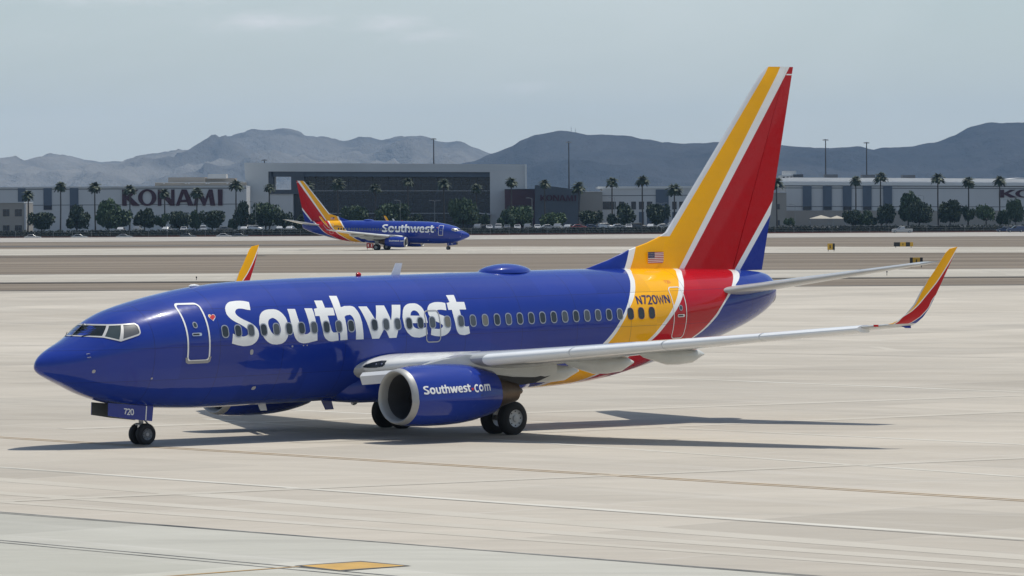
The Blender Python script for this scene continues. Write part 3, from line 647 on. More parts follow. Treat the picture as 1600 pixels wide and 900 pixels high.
        m = MB(); rr = [[(x, oy - w, zt), (x, oy - w, zb), (x, oy + w, zb), (x, oy + w, zt)] for x, zb, zt, w in ((14.2, 2.0, 2.3, .2), (15.2, 1.86, 2.15, .22), (16.2, 1.92, 2.1, .16), (17.0, 2.14, 2.2, .06))]
        m.loft(rr, 0, False); m.build('heat_shield', M_DARK, py)
        # nacelle strake on the inboard side
        m = MB(); yy = oy - side * .80
        m.add([(11.4, yy, 2.32), (12.5, yy, 2.30), (12.5, yy - side * .2, 2.52), (12.0, yy - side * .2, 2.52), (11.4, yy + .01, 2.30), (12.5, yy + .01, 2.28), (12.5, yy - side * .2 + .01, 2.50), (12.0, yy - side * .2 + .01, 2.5)], [(0, 1, 2, 3), (7, 6, 5, 4), (0, 4, 5, 1), (1, 5, 6, 2), (2, 6, 7, 3), (3, 7, 4, 0)])
        m.build('strake', M_BLUE, eng)
        # writing on the outboard cheek
        def ncl(x, z, sd, off):
            t = x - 10.40; pr = cowl_prof; r = pr[0][1]
            for (a, ra), (b, rb) in zip(pr, pr[1:]):
                if a <= t <= b: r = ra + (rb - ra) * (t - a) / (b - a)
            dz = max(-.98 * r, min(.98 * r, z - oz)); yy_ = math.sqrt(max(0, r * r - dz * dz)); k = (r + off) / r
            return (x, oy + sd * yy_ * k, oz + dz * k)
        k = .272; x0 = 10.80; z0 = 1.80; WD = 1.93; fx = WD / 9.889; fz = .275 / 1.47
        m = MB()
        tot_r = 13.40; mir = None if side < 0 else x0 + tot_r
        for loops in WORD:
            wrap(m, [[(x0 + (a - 6.184) * fx, z0 + (b - 3.41) * fz) for a, b in L] for L in loops], side, .006, .12, .12, 0, mir, ncl)
        ox = x0 + WD + .17
        cl = [(ox + .10 + .095 * math.cos(R(a)), z0 + .105 + .105 * math.sin(R(a))) for a in range(50, 311, 20)]
        wrap(m, [stroke(cl, .052)], side, .006, .12, 0, 0, mir, ncl)
        oc = [(ox + .30 + .105 * math.cos(R(a)), z0 + .105 + .11 * math.sin(R(a))) for a in range(0, 360, 20)]; oh = [(ox + .30 + .05 * math.cos(R(a)), z0 + .105 + .055 * math.sin(R(a))) for a in range(0, 360, 20)]
        wrap(m, [oc, oh], side, .006, .12, 0, 0, mir, ncl)
        mx_ = ox + .45
        for q in (0, .12, .24): wrap(m, [[(mx_ + q, z0), (mx_ + q + .052, z0), (mx_ + q + .052, z0 + .19), (mx_ + q, z0 + .21)]], side, .006, .12, 0, 0, mir, ncl)
        wrap(m, [[(mx_, z0 + .155), (mx_ + .24, z0 + .155), (mx_ + .29, z0 + .13), (mx_ + .29, z0 + .19), (mx_ + .24, z0 + .215), (mx_, z0 + .215)]], side, .007, .12, 0, 0, mir, ncl)
        m.build('lettering', M_WHITE, eng)
        decal('heart_emblem', [[(ox - .10 + .0032 * 16 * math.sin(a) ** 3, z0 + .09 + .0036 * (13 * math.cos(a) - 5 * math.cos(2 * a) - 2 * math.cos(3 * a) - math.cos(4 * a))) for a in [2 * math.pi * q / 20 for q in range(20)]]], side, M_RED, eng, .006, mir, .2, 0, ncl)
        m = MB()
        for xx in (11.63, 12.0): wrap(m, [rrect(xx, 1.40, .13, .15, .06)], side, .006, .2, 0, 0, None, ncl)
        wrap(m, [rrect(12.32, 1.40, .2, .06, .02)], side, .006, .2, 0, 1, None, ncl); wrap(m, [rrect(13.2, 1.63, .09, .13, .04)], side, .006, .2, 0, 2, None, ncl)
        m.build('warning_mark', [M_RED, M_GREYD, M_DARK], eng)
    # ---- fin
    def fle(z): return 26.88 + (z - 6.66) * (4.89 / 5.75)
    def fte(z): return 31.6 + (z - 5.11) * (1.74 / 7.40)
    HZ = .72
    m = MB(); zs = [4.9, 5.3, 5.8, 6.3, 6.66, 7.5, 9, 10.5, 11.8, 12.3, 12.48, 12.54]
    adj = lambda z: 0 if z < 12.3 else (z - 12.3) * .55
    m.loft([foil((fle(z) + adj(z), 0, z), (fte(z), 0, z), (0, 1, 0), .095 * (1 if z < 12.4 else .6), 0, HZ) for z in zs])
    dors = [(22.92, 5.42), (24.07, 5.73), (25.05, 6.06), (25.39, 6.15), (25.92, 6.29), (26.43, 6.46), (26.88, 6.66), (27.3, 7.15)]
    rr = []
    for x, z in dors:
        w = .05 + .12 * (x - 22.9) / 4.4; b = sec(x)[0] - .15
        rr.append([(x, -w * 1.4, b), (x, -w, b + (z - b) * .6), (x, -w * .35, z - .02), (x, 0, z), (x, w * .35, z - .02), (x, w, b + (z - b) * .6), (x, w * 1.4, b)])
    m.loft(rr); fin = m.build('vertical_fin', M_FIN, root)
    m = MB(); m.loft([foil((fle(z) + adj(z), 0, z), (fte(z), 0, z), (0, 1, 0), .095, HZ + .006, 1.0) for z in [5.2, 5.8, 7, 9, 11, 12.3, 12.54]]); m.build('rudder', M_FIN, fin)
    def fht(x, z):
        c = fte(z) - fle(z); s = (x - fle(z)) / c
        return max(naca(min(1, max(0, s))) * .095 * c, .05 + .12 * (x - 22.9) / 4.4 if x < 27.3 else 0)
    for side in (-1, 1):
        x0, x1, z0, z1 = 25.79, 26.54, 5.56, 5.96
        yy = side * .205
        m = MB(); m.add([(x0, yy, z0), (x1, yy, z0), (x1, yy, z1), (x0, yy, z1)], [(0, 1, 2, 3)])
        for k in range(7):
            za = z0 + (z1 - z0) * (2 * k) / 13; zb_ = za + (z1 - z0) / 13; y2 = yy + side * .004
            m.add([(x0, y2, za), (x1, y2, za), (x1, y2, zb_), (x0, y2, zb_)], [(0, 1, 2, 3)], 1)
        y3 = yy + side * .007; a, b = (x0, x0 + .32)
        m.add([(a, y3, z0 + (z1 - z0) * 6 / 13), (b, y3, z0 + (z1 - z0) * 6 / 13), (b, y3, z1), (a, y3, z1)], [(0, 1, 2, 3)], 2)
        for i in range(5):
            for j in range(3):
                cx_, cz_ = a + .04 + .06 * i, z0 + .225 + .06 * j
                m.add([(cx_ - .012, y3 + side * .003, cz_), (cx_, y3 + side * .003, cz_ - .012), (cx_ + .012, y3 + side * .003, cz_), (cx_, y3 + side * .003, cz_ + .012)], [(0, 1, 2, 3)], 0)
        m.build('flag', [M_WHITE, M_FLAGR, M_FLAGB], fin)
    # ---- tail planes
    for side in (-1, 1):
        m = MB(); rr = []
        for y in (.55, 1.0, 2.5, 4.5, 6.4, 7.0, 7.17):
            le = (28.32 + (y - 1.5) * .665 + (.15 if y > 7.1 else 0), side * y, 4.40 + (y - .55) * .155); te = (31.45 + (y - .55) * .285, side * y, 4.50 + (y - .55) * .152)
            rr.append(foil(le, te, (0, 0, 1), .10 if y < 7.1 else .05))
        m.loft(rr); st = m.build('tail_plane', M_WING, root)
        m = MB()
        for y in (2.2, 4.4, 6.2):
            a = (30.0 + .5 * y, side * y, 4.35 + (y - .55) * .15)
        rr = []
        for x, s_ in ((28.5, .3), (29.0, 1), (30.2, 1), (31.2, .4)):
            rr.append([(x, side * (sec(x)[2] * .8 + .22 * s_ * math.cos(2 * math.pi * q / 12)), 4.36 + .22 * s_ * math.sin(2 * math.pi * q / 12)) for q in range(12)])
        m.loft(rr); m.build('root_seal', M_FAIR, st)
    # ---- roof and belly fittings
    rr = []
    for s_ in range(13):
        t = s_ / 12; x = 18.1 + 2.33 * t; k = math.sin(math.pi * min(1, max(.0, t))) ** .55 if 0 < t < 1 else .02
        rr.append([(x, .62 * k * math.cos(2 * math.pi * q / 24), 5.40 + (.31 if math.sin(2 * math.pi * q / 24) > 0 else .1) * k * math.sin(2 * math.pi * q / 24)) for q in range(24)])
    m = MB(); m.loft(rr); m.build('antenna_dome', M_BLUE, root)
    def blade(x0, x1, z0, z1, sw, mm, y=0):
        m = MB(); w = .02
        P = [(x0, z0), (x1, z0), (x1 + sw * .55, z1), (x0 + sw, z1)]
        m.add([(a, y - w, b) for a, b in P] + [(a, y + w, b) for a, b in P], [(3, 2, 1, 0), (4, 5, 6, 7), (0, 1, 5, 4), (1, 2, 6, 5), (2, 3, 7, 6), (3, 0, 4, 7)])
        m.build('blade_antenna', mm, root)
    blade(14.25, 14.62, 5.42, 5.84, .22, M_WHITE); blade(11.2, 11.62, 1.46, 1.10, .2, M_BLUE); blade(8.6, 8.9, 1.45, 1.2, .12, M_WHITE, -.0)
    m = MB(); m.revolve([(12.78, .001), (12.8, .06), (12.87, .08), (12.95, .05), (12.97, .001)], (0, 0, 5.50), 'X', 12); m.build('beacon', M_REDLENS, root)
    m = MB(); m.revolve([(12.5, .001), (12.52, .07), (12.6, .09), (12.69, .06), (12.71, .001)], (0, 0, 1.28), 'X', 12); m.build('beacon', M_ALU, root)
    m = MB(); m.revolve([(5.9, .001), (6.0, .05), (6.15, .06), (6.3, .03), (6.35, .001)], (0, 0, 5.31), 'X', 12); m.build('roof_fitting', M_WHITE, root)
    m = MB(); m.revolve([(16.3, .001), (16.4, .2), (16.8, .26), (17.2, .2), (17.3, .001)], (0, 0, 5.42), 'X', 12, 0, True, lambda c, q: (c, q * .18)); m.build('roof_fitting', M_BLUE, root)
    # ---- landing gear
    def gnd(x): return .36 - .018254 * (x - 4)
    def wheel(x, y, r, w, parent, hubm, out):
        zc = gnd(x) + r - .012
        m = MB(); sh = r * .22
        prof = [(-w / 2 + .01, r * .52), (-w / 2, r * .74), (-w / 2 + sh * .35, r * .93), (-w / 2 + sh * .9, r), (w / 2 - sh * .9, r), (w / 2 - sh * .35, r * .93), (w / 2, r * .74), (w / 2 - .01, r * .52)]
        m.revolve(prof, (x, y, zc), 'Y', 40)
        for g in (-.22, 0, .22): m.revolve([(g * w - .008, r * 1.0035), (g * w + .008, r * 1.0035)], (x, y, zc), 'Y', 40, 1)
        t = m.build('tyre', [M_TYRE, M_DARK], parent)
        m = MB()
        m.revolve([(out * w * .47, r * .54), (out * w * .43, r * .50), (out * w * .36, r * .34), (out * w * .40, r * .2), (out * w * .46, r * .18), (out * w * .48, r * .08), (out * w * .48, .001)], (x, y, zc), 'Y', 32)
        m.revolve([(-out * w * .45, r * .54), (-out * w * .2, r * .3), (-out * w * .2, .001)], (x, y, zc), 'Y', 24)
        m.build('wheel_hub', hubm, parent)
        m = MB()
        for k in range(8):
            a = 2 * math.pi * k / 8; m.tube((x + r * .42 * math.cos(a), y + out * w * .38, zc + r * .42 * math.sin(a)), (x + r * .42 * math.cos(a), y + out * w * .425, zc + r * .42 * math.sin(a)), r * .045, None, 6)
        m.build('hub_bolts', M_DARK, parent)['kind'] = 'stuff'
    m = MB(); m.tube((3.93, 0, 1.62), (3.99, 0, gnd(4) + .36), .085, .07, 14); m.tube((4.0, -.3, gnd(4) + .33), (4.0, .3, gnd(4) + .33), .06, None, 10); m.tube((3.9, 0, 1.25), (3.6, 0, 1.75), .05, None, 8)
    ng = m.build('nose_gear', M_STRUT, root)
    for y in (-.2, .2): wheel(4.0, y, .345, .2, ng, M_HUBD, -1 if y < 0 else 1)
    m = MB(); m.tube((4.05, 0, 1.18), (4.32, 0, .92), .03, None, 8); m.tube((4.32, 0, .92), (4.04, 0, .72), .03, None, 8); m.tube((3.88, -.14, 1.0), (3.88, .14, 1.0), .05, None, 10); m.build('torque_link', M_STRUT, ng)
    m = MB(); m.tube((3.86, -.1, .93), (3.80, -.1, .93), .06, None, 12); m.build('taxi_light', M_ALU, ng)
    for side in (-1, 1):
        P = [(2.40, 1.76), (4.12, 1.58), (4.06, 1.11), (3.1, 1.235), (2.38, 1.36)]
        m = MB(); y0 = side * .47; y1 = side * .44
        V = [(a, y0, b) for a, b in P] + [(a, y1, b) for a, b in P]; k = len(P)
        m.add(V, [tuple(range(k))], 0); m.add(V, [tuple(range(2 * k - 1, k - 1, -1))] , 1); m.add(V, [(i, (i + 1) % k, (i + 1) % k + k, i + k) for i in range(k)], 0)
        gd = m.build('gear_door', [M_BLUE, M_OLIVE], ng, False)
        for p in gd.data.polygons:
            want = side if p.center.y * side > .455 else -side
            if abs(p.normal.y) > .5 and p.normal.y * want < 0: p.flip()
        m = MB(); tx, wd = text_strokes('720', .2, .2); sc = .36 / wd; y2 = y0 + side * .005
        for L in tx:
            V, Fc = fill2d([L], .5, 0); m.add([((2.98 + a * sc) if side < 0 else (3.34 - a * sc), y2, 1.385 + b * .17 - .10 * (a * sc)) for a, b in V], Fc)
        m.build('door_number', M_WHITE, gd)
        m = MB(); m.add([(3.83, y2, 1.60), (3.87, y2, 1.60), (3.83, y2, 1.15), (3.79, y2, 1.15)], [(0, 1, 2, 3)]); m.build('door_stripe', M_WHITE, gd)
    for side in (-1, 1):
        y = side * 2.86
        m = MB(); m.tube((16.6, side * 2.95, 2.45), (16.62, y, gnd(16.6) + .55), .14, .11, 14); m.tube((16.6, y - .5, gnd(16.6) + .55), (16.6, y + .5, gnd(16.6) + .55), .09, None, 10)
        m.tube((16.6, side * 2.9, 1.6), (16.6, side * 1.7, 2.2), .07, None, 10); m.tube((16.75, y, 1.3), (17.1, y, .95), .04, None, 8); m.tube((17.1, y, .95), (16.75, y, .72), .04, None, 8)
        mg = m.build('main_gear', M_STRUT, root)
        for q in (-.43, .43): wheel(16.65, y + q, .56, .40, mg, M_HUB, 1 if q > 0 else -1)
        m = MB(); V = [(16.2, side * 3.12, 2.35), (17.05, side * 3.12, 2.35), (17.0, side * 3.03, 1.25), (16.3, side * 3.03, 1.25)]
        V += [(a, b - side * .03, c) for a, b, c in V]
        m.add(V, [(0, 1, 2, 3), (7, 6, 5, 4), (0, 4, 5, 1), (1, 5, 6, 2), (2, 6, 7, 3), (3, 7, 4, 0)]); m.build('gear_door', M_WING, mg)
    return root
plane = build_plane()
MR = Matrix(((0.7528696586389061, -0.6581169624712593, -0.008327112857407021), (0.6580939855228581, 0.7529146930551732, -0.005636594740999923), (0.009979144230698735, -0.0012364017296871595, 0.9999494427175734)))
plane.matrix_world = Matrix.Translation((-14.7151001, 121.0146557, -7.7976929 + H)) @ MR.to_4x4()
far_plane = copy_tree(plane)
far_plane['label'] = 'smaller distant blue airliner facing right on the far taxiway'
yw, pt_ = 2.847, math.atan((.36 - .13) / 12.6)
far_plane.matrix_world = Matrix.Translation((-7.6375, 706.939, -.434)) @ Matrix.Rotation(yw, 4, 'Z') @ Matrix.Rotation(-pt_, 4, 'Y')
# ---------------------------------------------------------------- ground, pavements, markings
def dirt_mat():
    m, n, l, p = new_mat('desert_dirt')
    f = noise(n, l, .06, 7, .66, coord='Object', sc=(.10, 1.6, 1)); g = noise(n, l, .9, 5, .6)
    c = mixc(n, l, ramp(n, l, f, .35, .68), (.125, .102, .079), (.265, .222, .175))
    c = mixc(n, l, mth(n, l, 'MULTIPLY', ramp(n, l, g, .45, .8), .35), c, (.13, .115, .095))
    l.new(c, p.inputs['Base Color']); p.inputs['Roughness'].default_value = .95; p.inputs['Specular IOR Level'].default_value = .1
    return m
def concrete_mat(name, c0, c1, slab=4.65, rot=R(-45), joint=.28, cell=.10):
    m, n, l, p = new_mat(name)
    t = n.new('ShaderNodeTexCoord'); mp_ = n.new('ShaderNodeMapping'); mp_.inputs['Rotation'].default_value = (0, 0, rot); l.new(t.outputs['Object'], mp_.inputs['Vector'])
    s = n.new('ShaderNodeSeparateXYZ'); l.new(mp_.outputs[0], s.inputs[0])
    big = noise(n, l, .03, 6, .62, sc=(.5, 1, 1)); med = noise(n, l, .22, 6, .68, sc=(.4, 1.4, 1), rot=.5); fine = noise(n, l, 2.2, 6, .7, sc=(.3, 1, 1))
    # tone of each slab
    fx = mth(n, l, 'FLOOR', mth(n, l, 'DIVIDE', s.outputs[0], slab)); fy = mth(n, l, 'FLOOR', mth(n, l, 'DIVIDE', s.outputs[1], slab * 1.3))
    cb = n.new('ShaderNodeCombineXYZ'); l.new(fx, cb.inputs[0]); l.new(fy, cb.inputs[1])
    wn = n.new('ShaderNodeTexWhiteNoise'); wn.noise_dimensions = '2D'; l.new(cb.outputs[0], wn.inputs['Vector'])
    cb2 = n.new('ShaderNodeCombineXYZ'); l.new(fy, cb2.inputs[0]); wn2 = n.new('ShaderNodeTexWhiteNoise'); wn2.noise_dimensions = '2D'; l.new(cb2.outputs[0], wn2.inputs['Vector'])
    f = mth(n, l, 'MULTIPLY_ADD', big, .55); l.new(mth(n, l, 'MULTIPLY', med, .45), f.node.inputs[2])
    f2 = ramp(n, l, f, .36, .64)
    c = mixc(n, l, f2, c0, c1)
    k = mth(n, l, 'MULTIPLY_ADD', mth(n, l, 'ADD', mth(n, l, 'MULTIPLY', wn.outputs['Value'], .6), mth(n, l, 'MULTIPLY', wn2.outputs['Value'], .8)), cell * 2); k.node.inputs[2].default_value = 1 - cell * 1.4
    k2 = mth(n, l, 'MULTIPLY', k, mth(n, l, 'MULTIPLY_ADD', fine, .22)); k2.node.inputs[1].links[0].from_node.inputs[2].default_value = .89
    # joints
    def jl(o, q, w):
        a = mth(n, l, 'FRACT', mth(n, l, 'DIVIDE', o, q)); d = mth(n, l, 'MULTIPLY', mth(n, l, 'SUBTRACT', .5, mth(n, l, 'ABSOLUTE', mth(n, l, 'SUBTRACT', a, .5))), q)
        return mth(n, l, 'SUBTRACT', 1.0, mth(n, l, 'DIVIDE', d, w), True)
    j = mth(n, l, 'MAXIMUM', jl(s.outputs[0], slab, .11), jl(s.outputs[1], slab * 1.3, .11))
    jv = mth(n, l, 'MULTIPLY', j, mth(n, l, 'MULTIPLY', ramp(n, l, noise(n, l, .05, 3), .4, .6), joint))
    sc_ = n.new('ShaderNodeVectorMath'); sc_.operation = 'SCALE'; l.new(c, sc_.inputs[0]); l.new(k2, sc_.inputs['Scale'])
    c2 = mixc(n, l, jv, sc_.outputs[0], (.62, .60, .56))
    # dark rubber and oil stains
    st = ramp(n, l, noise(n, l, .16, 7, .72, vec=mp_.outputs[0], sc=(1, .22, 1)), .56, .80)
    c3 = mixc(n, l, mth(n, l, 'MULTIPLY', st, .36), c2, (.16, .15, .14))
    st2 = ramp(n, l, noise(n, l, .55, 5, .7, vec=mp_.outputs[0], sc=(1, .035, 1)), .56, .74)
    c4 = mixc(n, l, mth(n, l, 'MULTIPLY', st2, .22), c3, (.62, .59, .54))
    st3 = ramp(n, l, noise(n, l, .5, 6, .7, sc=(.06, 1, 1)), .54, .76)
    c4 = mixc(n, l, mth(n, l, 'MULTIPLY', st3, .34), c4, (.22, .205, .18))
    sp = ramp(n, l, noise(n, l, 1.3, 4, .8), .70, .78)
    c4 = mixc(n, l, mth(n, l, 'MULTIPLY', sp, .35), c4, (.12, .115, .11))
    l.new(c4, p.inputs['Base Color']); p.inputs['Roughness'].default_value = .85; p.inputs['Specular IOR Level'].default_value = .25
    return m
M_DIRT = dirt_mat()
M_APR = concrete_mat('apron_concrete', (.365, .325, .270), (.465, .422, .358))
M_RAMP = concrete_mat('ramp_concrete', (.385, .37, .32), (.465, .45, .395), 7.6)
M_TWY = concrete_mat('taxiway_concrete', (.34, .308, .255), (.44, .405, .345), 7.6, 0, .3)
M_ROAD = concrete_mat('old_pavement', (.30, .275, .24), (.40, .37, .33), 7.6, 0, .2)
def sheet(name, poly, off, m, grid=None, k='structure'):
    """flat polygon laid on the ground (follows its gentle slope)"""
    xs = [p[0] for p in poly]; ys = [p[1] for p in poly]
    g = MB(); V, Fc = fill2d([poly], grid or 1e9, grid or 0); g.add([(a, b, gz(a, b) + off) for a, b in V], Fc)
    o = g.build(name, m, None, False)
    for p in o.data.polygons:
        if p.normal.z < 0: p.flip()
    o.data.update(); return kind(o, k)
# ground: one sheet to the horizon, finer near the camera
g = MB(); ysl = [-300, -100, 0, 40, 80, 120, 160, 190, 205, 220, 235, 250, 265, 280, 295, 310, 325, 340, 400, 700, 1200, 3000, 8000, 16400]
xsl = [-3900, -1500, -600, -200, -80, -40, 0, 40, 80, 200, 600, 1500, 3900]
V = [(x, y, gz(max(-90, min(90, x)), y) - .03) for y in ysl for x in xsl]; k = len(xsl)
g.add(V, [(j * k + i, j * k + i + 1, (j + 1) * k + i + 1, (j + 1) * k + i) for j in range(len(ysl) - 1) for i in range(k - 1)])
kind(g.build('ground', M_DIRT, None, False), 'structure')
sheet('apron', [(-90, 20), (90, 20), (90, 366), (-90, 366)], 0, M_APR, 15)
# lighter ramp in front (nearest corner), its edge follows the dark joint
A = gpt(0, 801); B = gpt(1230, 899)
ux, uy = (B[0] - A[0], B[1] - A[1]); L_ = math.hypot(ux, uy); ux /= L_; uy /= L_
def along(p, t, w=0): return (p[0] + ux * t - uy * w, p[1] + uy * t + ux * w)
sheet('ramp', [along(A, -60), along(A, 100), along(A, 100, -60), along(A, -60, -60)], .0012, M_RAMP, 9)
A2 = gpt(0, 847.5); sheet('ramp', [along(A2, -60), along(A2, 100), along(A2, 100, -60), along(A2, -60, -60)], .0024, concrete_mat('ramp_concrete_dull', (.36, .348, .298), (.44, .427, .37), 7.6), 9)
NS = [0]
def line_strip(name, p, q, w, m, off=None, ext=(20, 20), k='structure'):
    NS[0] += 1; off = .0032 + .0004 * NS[0]
    a = gpt(*p); b = gpt(*q); dx, dy = b[0] - a[0], b[1] - a[1]; d = math.hypot(dx, dy); dx /= d; dy /= d
    a = (a[0] - dx * ext[0], a[1] - dy * ext[0]); b = (b[0] + dx * ext[1], b[1] + dy * ext[1])
    nx, ny = -dy * w / 2, dx * w / 2
    return sheet(name, [(a[0] + nx, a[1] + ny), (b[0] + nx, b[1] + ny), (b[0] - nx, b[1] - ny), (a[0] - nx, a[1] - ny)], off, m, 8, k)
def worn(name, c, a_, amount=.5, sc=.5):
    m, n, l, p = new_mat(name); f = ramp(n, l, noise(n, l, sc, 6, .7), .38, .62); 
    l.new(mixc(n, l, mth(n, l, 'MULTIPLY', f, amount), c, a_), p.inputs['Base Color']); p.inputs['Roughness'].default_value = .85; return m
M_SEAL = worn('light_joint', (.57, .545, .48), (.455, .42, .35), .8, .12); M_SEAL2 = worn('faint_joint', (.475, .437, .372), (.435, .395, .328), .95, .12)
M_TAR = worn('tar_or_painted_shade_line', (.075, .08, .085), (.34, .33, .30), .75, .5); M_LINE = worn('taxi_line_paint', (.42, .25, .08), (.36, .28, .18), .7, .6)
M_BLK = worn('black_marking', (.05, .05, .05), (.2, .19, .17), .4, .8)
for p, q, w, mm in (((0, 731), (1600, 843), .45, M_SEAL), ((0, 750), (1600, 872), 1.0, M_SEAL2), ((0, 771), (1300, 864), .8, M_SEAL2), ((0, 785), (700, 835), .5, M_SEAL2), ((840, 692), (1600, 746), .3, M_SEAL), ((1070, 670), (1600, 695), .34, M_SEAL), ((1270, 600), (1600, 613), .5, M_SEAL),
                    ((830, 645), (1600, 618), .9, M_SEAL2), ((1180, 661), (1600, 643), .9, M_SEAL2), ((800, 750), (1600, 716), .6, M_SEAL2)):
    line_strip('pavement_joint', p, q, w, mm)
line_strip('tar_or_painted_shade_line', (700, 781.5), (1600, 846), .10, worn('painted_shade_line', (.22, .21, .19), (.44, .41, .36), .9, .2), .011)  # thin shadow along the lower side of the light joint, painted as a dark strip
for dv in (-.9, .9):
    line_strip('taxi_line', (0, 684 + dv), (1600, 783 + dv * 1.2), .10, M_LINE, .012)
line_strip('tar_or_painted_shade_line', (0, 801), (1230, 899), .10, M_TAR, .012); line_strip('tar_or_painted_shade_line', (60, 807.5), (900, 872), .07, M_TAR, .012)
line_strip('tar_or_painted_shade_line', (0, 845.5), (590, 899), .07, M_TAR, .012); line_strip('tar_or_painted_shade_line', (0, 849), (560, 901), .06, M_TAR, .012)
line_strip('tar_or_painted_shade_line', (1020, 549), (1600, 560), .12, M_TAR, .012, (0, 20)); line_strip('tar_or_painted_shade_line', (0, 541), (60, 540), .14, M_TAR, .012)
line_strip('taxi_line', (290, 899.5), (466, 886.5), .12, M_LINE, .016, (8, 0))
sheet('painted_marking', [gpt(456, 885.5), gpt(560, 878), gpt(640, 885.5), gpt(528, 894)], .0125, M_BLK)
sheet('painted_marking', [gpt(468, 885.6), gpt(560, 879.6), gpt(630, 885.6), gpt(527, 892.5)], .0135, mat('marking_yellow', (.50, .30, .075), .8, 0, .35, 1.2))
# curved tyre sweep at the right
arc = []
for u, v in ((1600, 556), (1500, 552), (1400, 547), (1358, 541), (1352, 535), (1380, 530), (1450, 525), (1520, 523)): arc.append(gpt(u, v))
sheet('pavement_joint', stroke(arc, .7), .002, M_SEAL2)
# far pavements
sheet('taxiway', [(-600, 410), (600, 410), (600, 459), (-600, 459)], .03, M_TWY)
sheet('taxiway', [(-600, 690), (-62, 655), (0, 640), (110, 604), (600, 590), (600, 690), (100, 692), (0, 760), (-600, 812)], .03, M_TWY)
sheet('perimeter_road', [(-700, 925), (700, 950), (700, 1075), (-700, 1095)], .03, M_ROAD)
M_EDGE = worn('dark_shoulder', (.085, .078, .07), (.17, .15, .125), .7, .02)
for y0, y1, x0, x1 in ((459.5, 463, -600, 600), (405.5, 409, -600, 600), (634, 638, -600, -40), (816, 838, -600, -20), (694, 702, 30, 600), (366.5, 369, -90, 90)):
    sheet('shoulder', [(x0, y0), (x1, y0), (x1, y1), (x0, y1)], .02, M_EDGE)
# ---------------------------------------------------------------- mountains
def rock_mat(name, c0, c1, bd=75, bs=.0042):
    m, n, l, p = new_mat(name)
    f = noise(n, l, .0011, 9, .66); g = noise(n, l, .006, 6, .7)
    c = mixc(n, l, ramp(n, l, f, .35, .66), c0, c1); c = mixc(n, l, mth(n, l, 'MULTIPLY', ramp(n, l, g, .5, .75), .4), c, tuple(q * .55 for q in c0))
    l.new(c, p.inputs['Base Color']); p.inputs['Roughness'].default_value = 1; p.inputs['Specular IOR Level'].default_value = 0
    b_ = n.new('ShaderNodeBump'); b_.inputs['Strength'].default_value = 1.0; b_.inputs['Distance'].default_value = bd
    l.new(noise(n, l, bs, 9, .62, sc=(1, .55, 1)), b_.inputs['Height']); l.new(b_.outputs[0], p.inputs['Normal'])
    return m
from mathutils import noise as mnoise
def ridge(name, prof, y, depth, m, seed, rough, foot=.0, u0=None, u1=None, nx=260, ny=60, lift=0):
    prof = sorted(prof)
    def crest(u):
        if u <= prof[0][0]: return prof[0][1]
        for (a, va), (b, vb) in zip(prof, prof[1:]):
            if a <= u <= b: return va + (vb - va) * smooth01((u - a) / (b - a)) * .5 + (vb - va) * (u - a) / (b - a) * .5
        return prof[-1][1]
    g = MB(); V = []
    ua = u0 if u0 is not None else prof[0][0]; ub = u1 if u1 is not None else prof[-1][0]
    for j in range(ny + 1):
        t = j / ny; d = (t - .72) / (.72 if t < .72 else .28)
        for i in range(nx + 1):
            u = ua + (ub - ua) * i / nx; x = (u - 800) * y / F_PX; yy = y + d * depth * (1.0 if d < 0 else .4)
            h = H - (crest(u) - lift - hor(u)) * y / F_PX
            sh = (1 - abs(d)) ** .85 if d < 0 else 1 - d ** 1.4
            q = Vector((x * .0016 + seed, yy * .0011, seed)); rd = mnoise.ridged_multi_fractal(q, .9, 2.1, 6, 1.0, 2.0) - 1.1
            q2 = mnoise.fractal(Vector((x * .006, yy * .004, seed + 3)), .8, 2.2, 5)
            k = 4 * max(0, sh) * (1 - sh) + (.1 if abs(d) < .25 else .1)
            z = h * max(0, sh) + rough * h * (rd * .30 * k + q2 * .05 * min(1, sh * 3)) - 3
            V.append((x, yy, z))
    k = nx + 1
    g.add(V, [(j * k + i, j * k + i + 1, (j + 1) * k + i + 1, (j + 1) * k + i) for j in range(ny) for i in range(nx)], 0, True)
    return kind(g.build(name, m, None, False), 'structure')
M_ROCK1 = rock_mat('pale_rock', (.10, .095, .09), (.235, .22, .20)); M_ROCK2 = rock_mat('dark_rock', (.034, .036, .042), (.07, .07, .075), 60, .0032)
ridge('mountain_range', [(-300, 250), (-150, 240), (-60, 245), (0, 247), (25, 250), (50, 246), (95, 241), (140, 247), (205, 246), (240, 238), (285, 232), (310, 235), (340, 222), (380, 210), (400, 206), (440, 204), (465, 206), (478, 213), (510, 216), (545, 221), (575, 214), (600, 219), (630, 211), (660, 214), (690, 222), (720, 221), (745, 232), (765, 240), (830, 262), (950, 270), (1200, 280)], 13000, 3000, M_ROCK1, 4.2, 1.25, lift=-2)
ridge('mountain_range', [(480, 310), (600, 292), (680, 268), (740, 252), (770, 240), (800, 229), (815, 220), (840, 210), (875, 205), (900, 209), (920, 213), (985, 216), (1010, 221), (1050, 226), (1095, 224), (1115, 223), (1230, 229), (1260, 231), (1300, 232), (1340, 229), (1365, 236), (1385, 231), (1420, 229), (1465, 222), (1490, 212), (1520, 198), (1550, 191), (1575, 193), (1600, 192), (1700, 205), (1800, 215), (2000, 230)], 8600, 1500, M_ROCK2, 9.7, .8, lift=4)
